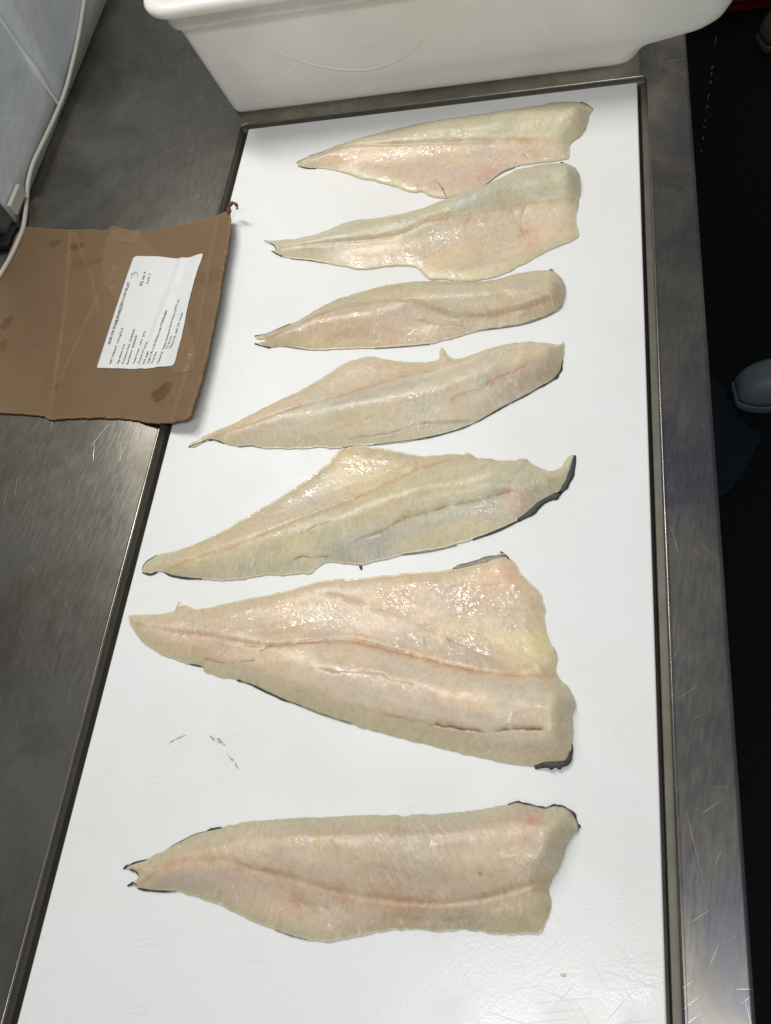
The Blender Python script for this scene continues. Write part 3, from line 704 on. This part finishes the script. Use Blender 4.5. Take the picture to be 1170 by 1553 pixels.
# ================================================================== FILLETS
GROUP = 'cod fillets laid out on the board'
def fillet(lab, crop, outline, ridge, lateral, belly_side, loin, belly, edge_c, line_c, grooves=(), spots=(), skins=(), base=4.5, seed=1, line_k=0.55, zones=()):
    ox, oy, s = crop
    px = lambda pts: [(ox + q[0] / s, oy + q[1] / s) for q in pts]
    ZL = 0.004
    out = resample(chaikin(unp(px(outline), ZL)), 0.0012)
    jit = 0.0016 * np.stack([fbm(out[:, 0] * 110, out[:, 1] * 110, seed, 4), fbm(out[:, 0] * 110, out[:, 1] * 110, seed + 5, 4)], 1)
    out = out + jit
    rp = unp(px(ridge), 0.012); rv = [(q[2] * 0.00118, q[3] * 0.001) for q in ridge]
    # finer ridge / lateral lines
    lp = np.array(smooth_path(unp(px(lateral), 0.008), 5))
    axis = lp[-1] - lp[0]; axis = axis / np.linalg.norm(axis); org = lp[0].copy()
    gl = [(np.array(smooth_path(unp(px(g[0]), 0.012), 4)), g[1] * .001, g[2] * .001, g[3], g[4] if len(g) > 4 else (120, 84, 48)) for g in grooves]
    sp = [(unp(px([q[0]]), 0.010)[0], q[1] * .001, q[2], q[3]) for q in spots]
    zn = [(np.array(unp(px(q[0]), 0.008)), q[1] * .001, lin(q[2]), q[3]) for q in zones]
    def warp(P):
        return P + 0.0022 * np.stack([fbm(P[:, 0] * 60, P[:, 1] * 60, seed + 301, 2), fbm(P[:, 0] * 60, P[:, 1] * 60, seed + 311, 2)], 1) + 0.0008 * np.stack([fbm(P[:, 0] * 260, P[:, 1] * 260, seed + 321, 2), fbm(P[:, 0] * 260, P[:, 1] * 260, seed + 331, 2)], 1)
    def gap(P):
        return np.clip(0.75 + 1.1 * fbm(P[:, 0] * 70, P[:, 1] * 70, seed + 81, 2), 0.05, 1.25)
    def height(P, d):
        r, v = seg_dist(P, rp, vals=rv)
        dl, sg = seg_dist(P, lp, signed=True)
        h = base * .001 + v[:, 0] * np.exp(-(r / v[:, 1]) ** 2)
        h = h * (1 + 0.07 * fbm(P[:, 0] * 28, P[:, 1] * 28, seed + 50, 3))
        h = h - 0.0012 * np.exp(-(dl / 0.0032) ** 2)
        Pw = warp(P)
        for g, dep, wd, _, _ in gl:
            gd = seg_dist(Pw, g); h = h - 0.6 * dep * (0.55 * np.exp(-(gd / wd) ** 2) + 0.5 * np.exp(-(gd / (wd * 0.35)) ** 2)) * gap(P)
        e0 = 0.021; q = np.clip(d / e0, 0, 1); e = (1 - (1 - q) ** 2) * 0.85 + 0.15
        h = h * e
        u = (P - org) @ axis; ph = u + 0.55 * dl + 0.004 * fbm(P[:, 0] * 40, P[:, 1] * 40, seed + 8, 2)
        h = h + (0.00002 * np.sin(ph * 2 * math.pi / 0.0068) + 0.00020 * fbm(P[:, 0] * 130, P[:, 1] * 130, seed + 61, 3)) * q
        return np.maximum(h, 0.0016)
    def ztop(P, d): return height(P, d)
    def zbot(P, d): return np.full(len(P), 0.0006)
    L0, B0, E0, C0 = lin(loin), lin(belly), lin(edge_c), lin(line_c) * np.array([0.95, 1.0, 0.95])
    def col(P, d):
        dl, sg = seg_dist(P, lp, signed=True); side = sg * dl * belly_side
        wob = 0.006 * fbm(P[:, 0] * 35, P[:, 1] * 35, seed + 3, 3)
        f = sst(side + wob, -0.012, 0.022)[:, None]
        c = L0 * (1 - f) + B0 * f
        n1 = fbm(P[:, 0] * 14, P[:, 1] * 14, seed + 11, 4)[:, None]; n2 = fbm(P[:, 0] * 45, P[:, 1] * 45, seed + 15, 4)[:, None]
        c = c * (1 + 0.11 * n1 + 0.10 * n2)
        c = c * (1 + 0.10 * fbm(P[:, 0] * 24, P[:, 1] * 24, seed + 33, 4)[:, None] * np.array([0.8, 0.0, -1.3]))
        u_ = (P - org) @ axis; v_ = sg * dl
        sk = fbm(u_ * 7 + 3, v_ * 150, seed + 501, 3)[:, None]; c = c * (1 + 0.10 * sk * np.array([0.7, 1.0, 1.5]))
        sk2 = fbm(u_ * 5 + 9, v_ * 60, seed + 511, 2)[:, None]; c = c * (1 + 0.10 * sk2 * np.array([1.0, 0.5, -0.4]))
        for poly, wd, cc, k in zn:
            m_ = k * np.exp(-(seg_dist(P, poly) / wd) ** 2) * (0.75 + 0.5 * fbm(P[:, 0] * 50, P[:, 1] * 50, seed + 71, 3)); m_ = np.clip(m_, 0, 1)[:, None]
            c = c * (1 - m_) + cc * m_
        k = 1.35 * line_k * np.exp(-((side + wob * .5) / 0.0052) ** 2) * np.clip(0.55 + 0.9 * fbm(P[:, 0] * 60, P[:, 1] * 60, seed + 21, 3), 0, 1.2)
        k = np.clip(k, 0, 1)[:, None]; c = c * (1 - k) + C0 * k
        e = (0.70 * np.exp(-(d / np.maximum(0.010 + 0.007 * n1[:, 0], 0.003)) ** 1.3))[:, None]; c = c * (1 - e) + E0 * e
        for g, dep, wd, ck, gc in gl:
            gd = seg_dist(warp(P), g)
            k = np.clip(1.05 * ck * (np.exp(-(gd / (wd * 0.32)) ** 2) + 0.20 * np.exp(-(gd / (wd * 1.6)) ** 2)) * gap(P), 0, 1)[:, None]; c = c * (1 - k) + lin(gc) * k
        for q, r, cc, kk in sp:
            dd = np.hypot(*(P - q).T) / r + 0.5 * fbm(P[:, 0] * 120, P[:, 1] * 120, seed + 91, 3)
            k = (0.8 * kk * np.exp(-np.maximum(dd, 0) ** 2 * 1.2))[:, None]; c = c * (1 - k) + lin(cc) * k
        c = c * np.array([0.965, 0.92, 0.865])
        wetv = np.clip(0.24 + 0.40 * sst(side, 0.004, 0.02) + 0.45 * fbm(P[:, 0] * 18, P[:, 1] * 18, seed + 401, 3), 0.05, 0.9)
        return np.c_[np.clip(c, 0.01, 0.9), wetv]
    def grain(P, d):
        dl, sg = seg_dist(P, lp, signed=True); return np.c_[(P - org) @ axis, sg * dl]
    ctr = out.mean(0)
    root = empty('cod_fillet', (ctr[0], ctr[1], 0)); tag(root, lab, 'fish fillet', GROUP)
    slab('flesh', out, 0.00095, axis, ztop, zbot, col, M['flesh'], root, grain)
    for strip in skins:
        pts, hw = strip[0], strip[1]; grey = len(strip) > 2 and strip[2]
        P = unp(px(pts), ZL); P = np.array(smooth_path(P, 8)) if len(P) > 2 else resample(P, 0.001, False)
        ins = inside(P, out); d = seg_dist(P, out, True) * np.where(ins, 1, 0); zz = height(P, d)
        hw_m = hw / s * (0.00070 if hw >= 9 else (0.00030 if grey else 0.00052))
        V = []; F = []
        for i, q in enumerate(P):
            t = P[min(i + 1, len(P) - 1)] - P[max(i - 1, 0)]; t = t / (np.linalg.norm(t) + 1e-9); nn = np.array([-t[1], t[0]])
            ww = hw_m * max(0.25, math.sin(math.pi * (i + .5) / len(P)) ** 0.35) * min(1.15, max(0.08 if hw < 9 else 0.85, 1.9 * float(vnoise(np.array([i * .33 + hw]), np.array([seed * 3.1]))[0]) - 0.15))
            top_ = zz[i] + 0.0004
            for o_, dz in ((-1, -0.0012), (-.5, 0.0), (.5, 0.0), (1, -0.0012), (0.9, -0.0030), (-0.9, -0.0030)):
                V.append((*(q + o_ * ww * nn), max(top_ + dz, 0.0003)))
        for i in range(len(P) - 1):
            for k in range(6): F.append((6 * i + k, 6 * i + (k + 1) % 6, 6 * i + 6 + (k + 1) % 6, 6 * i + 6 + k))
        F.append((0, 1, 2, 3, 4, 5)); e_ = 6 * (len(P) - 1); F.append(tuple(e_ + k for k in (5, 4, 3, 2, 1, 0)))
        from_py('skin', V, F, M['skin_grey'] if grey else M['skin'], root)
    return root

C1 = (380, 130, 2.1667); C2 = (270, 390, 1.8871); C5 = (190, 660, 1.6714); C6 = (170, 820, 1.6027); C7 = (170, 1190, 1.6027)
fillet('narrow cod fillet nearest the tub, pink belly with a dark slit in its flap', C1,
  [(150,245),(175,232),(230,215),(290,190),(340,172),(400,155),(470,137),(560,117),(650,103),(740,90),(830,75),(900,65),(960,57),(1000,48),(1050,45),(1090,50),(1115,60),(1127,70),(1115,85),(1108,110),(1100,140),(1085,160),(1055,178),(1045,195),(1050,215),(1045,235),(990,242),(930,250),(880,258),(840,270),(800,295),(775,318),(740,335),(700,348),(660,358),(645,362),(615,365),(590,358),(572,345),(556,340),(540,348),(500,335),(450,320),(400,305),(375,303),(330,288),(280,272),(230,265),(190,265),(155,260)],
  [(170,245,4,14),(330,200,9,22),(600,155,14,30),(850,125,17,32),(1060,110,17,32)],
  [(160,250),(300,212),(450,204),(600,197),(750,190),(900,186),(1048,184)], -1, (206,200,172), (212,190,170), (196,190,160), (190,152,112),
  grooves=[([(900,212),(910,225),(908,245)],1.2,1.8,.4), ([(1035,190),(1040,210)],.8,2,.3,(150,90,60))],
  spots=[((770,275),17,(205,150,140),.6), ((700,300),15,(212,170,156),.5), ((940,215),14,(200,156,140),.5), ((470,270),18,(200,180,160),.4), ((595,345),8,(205,170,130),.8), ((1060,75),8,(205,180,160),.4), ((560,320),10,(205,160,130),.4)],
  zones=[([(200,235),(400,170),(700,110)],7,(190,188,166),.5), ([(250,260),(400,290),(520,325)],9,(222,212,176),.6)],
  skins=[([(1085,47),(1108,56),(1127,70)],4), ([(778,316),(800,298),(830,278),(870,262)],4,True), ([(606,314),(620,322),(633,340),(643,361)],6), ([(150,248),(165,243),(182,240)],4), ([(155,259),(190,266),(215,267)],3), ([(190,226),(240,210),(290,190)],3,True)], seed=101)
fillet('greyish cod fillet, second from the tub, with a pointed tail and reddish bruise', C1,
  [(35,503),(60,505),(75,503),(110,500),(150,498),(200,487),(240,475),(270,462),(310,445),(350,435),(410,430),(470,420),(530,408),(580,395),(630,372),(670,362),(710,350),(750,338),(785,322),(820,300),(870,273),(920,260),(970,252),(1020,248),(1050,252),(1070,265),(1080,285),(1085,310),(1083,350),(1078,390),(1070,420),(1068,440),(1078,470),(1080,490),(1060,503),(1030,515),(990,530),(950,550),(910,575),(870,595),(830,615),(790,628),(740,636),(690,636),(640,632),(590,632),(575,625),(560,605),(540,592),(510,585),(460,588),(420,592),(380,600),(350,598),(300,588),(240,577),(190,568),(130,563),(95,555),(70,537),(85,538),(80,522),(60,513)],
  [(100,525,4,14),(300,490,9,22),(500,455,13,28),(650,410,16,30),(850,340,19,32),(1040,310,19,34)],
  [(95,532),(300,518),(480,500),(600,458),(750,430),(900,398),(1072,372)], -1, (194,192,170), (212,196,170), (198,192,162), (192,158,118),
  grooves=[([(905,395),(890,440),(895,475)],1.5,5,.3,(160,120,100)), ([(590,450),(640,448),(700,440)],.9,2.5,.25,(170,110,70))],
  spots=[((905,468),10,(176,112,96),.65), ((925,505),16,(208,160,128),.6), ((860,430),22,(190,176,168),.6), ((470,555),14,(212,180,164),.5), ((720,440),8,(196,140,100),.4), ((640,540),20,(216,196,170),.4), ((1010,320),16,(206,204,170),.5)],
  zones=[([(580,610),(700,620),(860,590)],10,(222,210,166),.6), ([(350,450),(600,400),(850,300)],8,(178,180,164),.5), ([(600,500),(750,480),(880,440)],13,(190,180,172),.35)],
  skins=[([(62,511),(76,520),(82,534)],4), ([(68,537),(88,549),(106,557)],5), ([(1018,248),(1024,246),(1030,250)],6), ([(130,563),(190,569),(240,577)],2,True)], seed=202)
fillet('slim rounded cod fillet with a forked dark tail, third from the tub', C2,
  [(218,222),(250,215),(290,200),(320,187),(345,178),(385,152),(420,133),(460,113),(500,102),(540,90),(600,75),(660,67),(720,63),(780,64),(840,65),(880,65),(920,57),(960,45),(1000,37),(1040,33),(1070,32),(1090,45),(1105,65),(1112,90),(1108,115),(1100,135),(1085,150),(1060,162),(1020,175),(980,188),(930,195),(880,202),(830,215),(780,230),(740,240),(700,247),(650,250),(600,254),(550,257),(500,258),(450,258),(400,262),(360,260),(330,255),(300,250),(260,255),(235,250),(218,243),(247,240),(247,231),(222,230)],
  [(250,235,4,12),(400,185,10,22),(560,165,15,28),(700,125,17,28),(850,120,18,28),(1070,98,16,30)],
  [(245,236),(350,196),(450,158),(560,141),(650,143),(730,162),(800,178),(900,172),(1000,152),(1100,122)], -1, (198,188,162), (210,190,164), (192,184,154), (186,146,106),
  grooves=[([(690,178),(760,188),(830,186)],1.2,3,.35,(170,126,86)), ([(420,215),(500,222),(580,226)],.8,3,.2,(180,150,110))],
  spots=[((560,200),18,(214,192,168),.5), ((1085,60),9,(196,166,150),.6), ((620,235),12,(208,164,136),.5), ((950,150),14,(208,172,140),.5), ((900,90),20,(214,206,176),.4)],
  zones=[([(330,190),(450,120),(600,80),(800,72)],6,(178,174,150),.55), ([(300,240),(450,245),(600,245)],7,(220,206,164),.6)],
  skins=[([(218,222),(255,214),(320,187)],6), ([(218,243),(238,250),(262,255)],6), ([(1062,33),(1067,31),(1073,33)],7), ([(860,206),(980,189),(1060,163),(1098,138)],3,True), ([(560,257),(640,252),(720,245)],3,True), ([(300,250),(330,255),(370,261)],3,True)], seed=303)
fillet('pale cod fillet in the middle of the row, belly flap up and grey head corner', C2,
  [(25,535),(60,515),(90,500),(130,485),(180,462),(230,435),(280,410),(330,388),(380,360),(430,330),(470,302),(500,290),(540,280),(575,285),(610,292),(650,297),(700,297),(740,293),(750,285),(745,270),(755,254),(763,262),(770,275),(790,290),(830,280),(870,265),(910,252),(960,242),(1000,237),(1050,240),(1085,247),(1098,245),(1105,235),(1109,250),(1103,275),(1100,305),(1090,330),(1075,345),(1040,365),(1000,390),(960,410),(920,430),(880,455),(840,475),(800,490),(750,505),(700,515),(640,525),(580,532),(520,535),(460,545),(400,540),(340,545),(280,545),(240,543),(210,535),(175,538),(140,535),(110,522),(85,520),(60,530),(40,543)],
  [(120,505,4,14),(300,455,8,24),(500,430,13,30),(750,385,17,32),(900,330,18,30),(1050,275,13,26)],
  [(60,525),(200,480),(350,432),(500,392),(600,352),(720,325),(830,288)], 1, (208,198,174), (212,194,170), (200,192,162), (196,156,118),
  grooves=[([(480,512),(600,497),(700,470),(790,462),(860,455)],1.6,2.6,.5,(150,124,90)), ([(790,412),(850,388),(910,362),(985,325),(1050,302)],1.4,2.6,.55,(186,126,82)), ([(610,330),(680,312),(750,298)],1.0,3,.3,(180,140,100))],
  spots=[((1060,330),20,(150,132,122),.75), ((1000,350),20,(184,164,152),.6), ((930,380),18,(190,172,158),.45), ((540,375),8,(214,160,110),.5), ((900,370),5,(200,120,70),.5), ((800,420),9,(200,150,110),.4), ((1075,255),8,(216,208,160),.6)],
  zones=[([(380,525),(520,525),(680,510),(800,480)],9,(190,192,176),.65), ([(430,345),(540,295),(700,305)],9,(212,192,168),.45), ([(200,540),(300,535)],8,(196,194,160),.6)],
  skins=[([(1030,371),(1070,349),(1092,326),(1102,290)],8), ([(560,533),(700,515),(800,490),(860,465)],3), ([(860,465),(930,425),(1000,389),(1035,368)],4), ([(28,540),(60,528),(85,518)],5), ([(80,519),(105,520),(130,530)],5), ([(170,539),(210,536),(235,542)],3,True)], seed=404)
fillet('cod fillet with a triangular belly flap and a black upturned head tip', C5,
  [(38,345),(45,325),(65,308),(90,298),(130,290),(180,272),(230,250),(290,215),(340,185),(390,155),(440,122),(480,95),(520,60),(540,35),(560,25),(600,22),(650,30),(690,38),(730,48),(755,52),(790,48),(830,45),(860,47),(865,40),(880,45),(890,55),(920,57),(950,62),(985,62),(1000,55),(1020,58),(1030,70),(1055,82),(1080,88),(1095,85),(1108,78),(1120,55),(1136,46),(1141,60),(1130,90),(1115,120),(1105,140),(1085,150),(1060,160),(1035,185),(1010,205),(980,222),(930,242),(880,262),(820,280),(760,292),(700,300),(650,315),(600,325),(560,325),(510,318),(480,335),(470,350),(440,348),(400,355),(370,350),(340,355),(300,362),(260,368),(230,365),(190,362),(150,360),(120,355),(95,345),(80,342),(60,350)],
  [(110,332,4,14),(350,265,8,24),(550,215,13,28),(750,150,18,30),(930,115,17,28),(1060,112,7,18)],
  [(110,340),(250,292),(400,232),(550,178),(690,112),(760,78),(850,55)], 1, (204,196,166), (208,194,168), (196,186,158), (190,152,112),
  grooves=[([(560,275),(640,248),(720,212),(800,190),(900,168),(985,142)],2.4,3.2,.5,(184,140,92)), ([(405,315),(440,305),(470,303),(510,297)],1.2,1.8,.85,(96,92,80)), ([(420,262),(480,240),(520,228)],.8,1.8,.4,(150,120,90)), ([(735,52),(738,75),(700,110)],1.0,2.2,.35,(190,150,100)), ([(560,172),(620,150),(700,112)],1.0,2.0,.3,(196,136,90))],
  spots=[((560,65),26,(222,206,150),.6), ((985,155),12,(206,150,120),.6), ((1010,185),14,(176,146,136),.6), ((640,290),22,(166,172,170),.75), ((560,300),18,(160,166,162),.7), ((940,185),16,(196,194,188),.5), ((1080,110),14,(196,176,156),.6), ((640,95),20,(218,206,160),.5), ((1060,75),12,(216,210,190),.6)],
  zones=[([(520,285),(640,265),(760,225),(900,190)],11,(182,186,180),.7), ([(300,335),(420,328),(520,315)],8,(168,174,164),.6), ([(150,300),(300,225),(450,130),(560,40)],9,(208,196,150),.35), ([(70,320),(90,315),(120,312)],12,(196,192,150),.6), ([(250,270),(400,200),(520,140)],9,(196,186,172),.5)],
  skins=[([(40,346),(62,350),(78,344)],5), ([(40,338),(50,320),(78,302)],3), ([(94,345),(118,354),(155,360),(192,362)],5), ([(880,263),(950,236),(1000,212)],5), ([(995,213),(1030,190),(1058,163),(1090,150),(1106,140)],13), ([(1100,146),(1118,120),(1131,88),(1140,48)],11), ([(592,328),(596,332),(597,338)],5), ([(700,301),(770,292),(840,276)],3,True)], seed=505)
fillet('largest cod fillet, wide belly flap spread open and a black skin corner', C6,
  [(35,180),(70,178),(110,178),(150,172),(155,155),(160,143),(166,155),(190,158),(195,167),(230,162),(280,150),(330,138),(380,130),(430,118),(470,105),(510,95),(560,90),(620,88),(680,80),(740,75),(800,72),(830,65),(880,52),(920,40),(950,25),(965,40),(985,55),(992,75),(1010,95),(1030,110),(1045,130),(1052,160),(1052,200),(1058,225),(1065,250),(1080,265),(1082,290),(1078,315),(1090,340),(1110,355),(1125,380),(1130,400),(1118,420),(1122,450),(1120,490),(1115,520),(1105,543),(1070,545),(1030,547),(980,543),(930,535),(880,522),(830,510),(780,498),(720,483),(670,470),(620,457),(570,440),(520,425),(470,405),(420,385),(370,365),(330,345),(305,338),(260,328),(220,318),(222,307),(190,300),(140,285),(100,265),(70,245),(50,215),(38,192)],
  [(80,205,5,18),(300,250,11,34),(500,320,16,38),(800,385,20,38),(1060,425,22,42)],
  [(60,205),(150,225),(240,238),(370,262),(480,250),(580,244),(680,268),(800,298),(950,330),(1072,326)], 1, (214,198,176), (214,194,168), (206,196,164), (196,150,112),
  grooves=[([(365,278),(385,262),(420,256),(480,250),(560,250),(610,245)],1.8,2.6,.75,(168,118,74)), ([(600,244),(680,268),(740,282),(800,298),(880,318)],2.2,3.2,.65,(186,130,84)), ([(880,318),(960,332),(1075,322)],2.6,4.0,.3,(190,160,120)), ([(225,290),(280,296),(350,298)],1.2,1.8,.7,(160,116,76)), ([(508,314),(530,322),(560,330),(600,326),(650,332),(690,348),(740,355)],1.5,2.0,.6,(166,126,80)), ([(600,408),(660,425),(740,442),(800,452)],.9,1.8,.4,(160,110,70)), ([(790,450),(860,463),(930,470),(990,466),(1045,464)],4.2,2.4,1.3,(140,104,62)), ([(420,215),(480,195),(540,190)],.8,2.2,.4,(196,156,116)), ([(500,125),(560,135),(640,165),(740,200),(860,255),(950,300)],1.6,5.0,.25,(196,160,126)), ([(860,112),(920,105),(975,100)],.8,2,.5,(206,140,110))],
  spots=[((818,240),3.2,(140,90,40),.9), ((1020,270),22,(226,218,170),.8), ((1050,230),15,(222,214,166),.6), ((960,90),22,(222,180,150),.6), ((700,110),28,(220,184,148),.55), ((880,130),30,(222,188,154),.5), ((560,120),20,(220,192,160),.4), ((250,240),22,(206,164,134),.5), ((600,245),10,(206,156,116),.5), ((945,145),8,(226,206,180),.5), ((870,270),20,(196,186,172),.6), ((1085,500),14,(206,196,170),.6), ((1080,430),20,(210,202,166),.5)],
  zones=[([(700,235),(850,285),(940,305)],9,(196,186,170),.6), ([(330,340),(500,405),(700,470),(900,520)],8,(200,198,164),.65), ([(60,235),(150,280),(280,320)],9,(204,198,160),.6), ([(150,185),(300,165),(460,125)],9,(214,186,156),.4), ([(800,200),(950,230),(1040,260)],10,(220,208,160),.45)],
  skins=[([(828,66),(880,53),(925,42),(960,34)],10,True), ([(944,24),(955,32),(966,44)],4), ([(1026,548),(1050,540),(1080,538),(1103,534),(1114,512)],15), ([(1104,543),(1115,520),(1119,494)],5), ([(302,338),(345,351),(400,378),(455,400)],5), ([(185,298),(215,304),(222,308)],3), ([(455,400),(520,425),(580,444)],3,True)], seed=606, base=5.5, line_k=.5)
fillet('thick cod fillet nearest the camera with a ragged dark tail and black skin rim', C7,
  [(25,203),(45,190),(75,183),(100,172),(140,150),(190,125),(230,112),(265,105),(300,95),(340,87),(400,85),(470,80),(540,78),(600,75),(660,75),(720,77),(780,73),(840,68),(900,60),(950,55),(965,48),(985,43),(1010,47),(1040,55),(1060,55),(1080,50),(1100,55),(1120,72),(1133,95),(1133,112),(1118,125),(1108,140),(1100,165),(1092,190),(1082,215),(1070,235),(1062,255),(1068,280),(1062,310),(1055,335),(1045,365),(1000,360),(950,365),(900,358),(860,352),(820,355),(760,355),(700,352),(650,357),(600,370),(560,378),(520,382),(480,378),(440,368),(400,355),(350,335),(310,318),(270,298),(230,282),(190,268),(150,258),(110,257),(70,255),(50,245),(35,245),(55,235),(62,220),(52,212),(40,208)],
  [(80,218,4,14),(250,178,11,28),(450,165,17,38),(750,165,22,42),(1050,150,21,42)],
  [(70,238),(160,195),(270,185),(350,207),(450,232),(560,262),(700,284),(830,288),(950,266),(1068,228)], -1, (204,188,166), (206,186,164), (192,188,158), (184,142,104),
  grooves=[([(330,195),(350,207),(380,212)],1.0,2.4,.55,(166,118,76)), ([(440,270),(470,292),(520,298)],1.4,4,.25,(176,130,96)), ([(700,322),(800,330),(880,320),(960,290)],2.2,7,.25,(170,140,116)), ([(421,150),(423,172)],.3,1.2,.9,(176,140,60))],
  spots=[((1020,90),7,(214,140,96),.7), ((1005,110),14,(206,160,136),.5), ((1075,95),14,(206,200,162),.6), ((450,285),8,(200,130,96),.6), ((520,300),14,(212,196,176),.6), ((870,332),18,(168,164,148),.7), ((512,145),5,(206,186,100),.5), ((900,220),2,(120,90,60),.8), ((690,292),26,(196,150,110),.5), ((980,275),10,(208,190,160),.6), ((1062,185),9,(214,206,186),.6), ((560,265),10,(176,120,80),.4), ((1000,320),22,(190,180,146),.7)],
  zones=[([(140,215),(250,230),(380,250)],12,(206,184,170),.55), ([(170,265),(300,310),(450,362),(540,375)],8,(198,192,154),.6), ([(700,345),(850,345),(1030,340)],9,(184,178,148),.65), ([(270,105),(500,92),(900,72)],7,(188,186,164),.6), ([(950,330),(1040,290)],14,(188,178,146),.6)],
  skins=[([(963,50),(985,43),(1010,47),(1040,56),(1060,59)],6), ([(1055,58),(1080,50),(1102,56),(1122,74),(1134,98),(1133,114)],7), ([(24,204),(45,193),(82,182)],8), ([(40,205),(56,212),(62,222)],5), ([(34,246),(50,240),(58,246)],7), ([(58,252),(100,258),(152,260)],5), ([(140,150),(195,122),(230,112)],3,True), ([(228,112),(250,106),(268,105)],5), ([(395,354),(440,369),(475,378)],4,True)], seed=707, base=5.0)

# a tiny scrap left on the board
for px_, r, cc, lab in (((855, 1479), 0.0015, (214, 210, 178), 'tiny yellowish scrap of flesh on the board near its front right corner'),):
    q = unp([px_], 0)[0]; bm = bmesh.new(); g = bmesh.ops.create_icosphere(bm, subdivisions=2, radius=r); rnd = random.Random(int(px_[0]))
    for v in g['verts']:
        k = 1 + 0.35 * rnd.random(); v.co = Vector((v.co.x * k * 1.3 + q[0], v.co.y * k * 0.8 + q[1], max(0.0002, v.co.z * 0.4 + 0.0006)))
    tag(from_bm('flesh_scrap', bm, plain('scrap', cc, 0.35, 0.1, 200, 0.2)), lab, 'scrap')
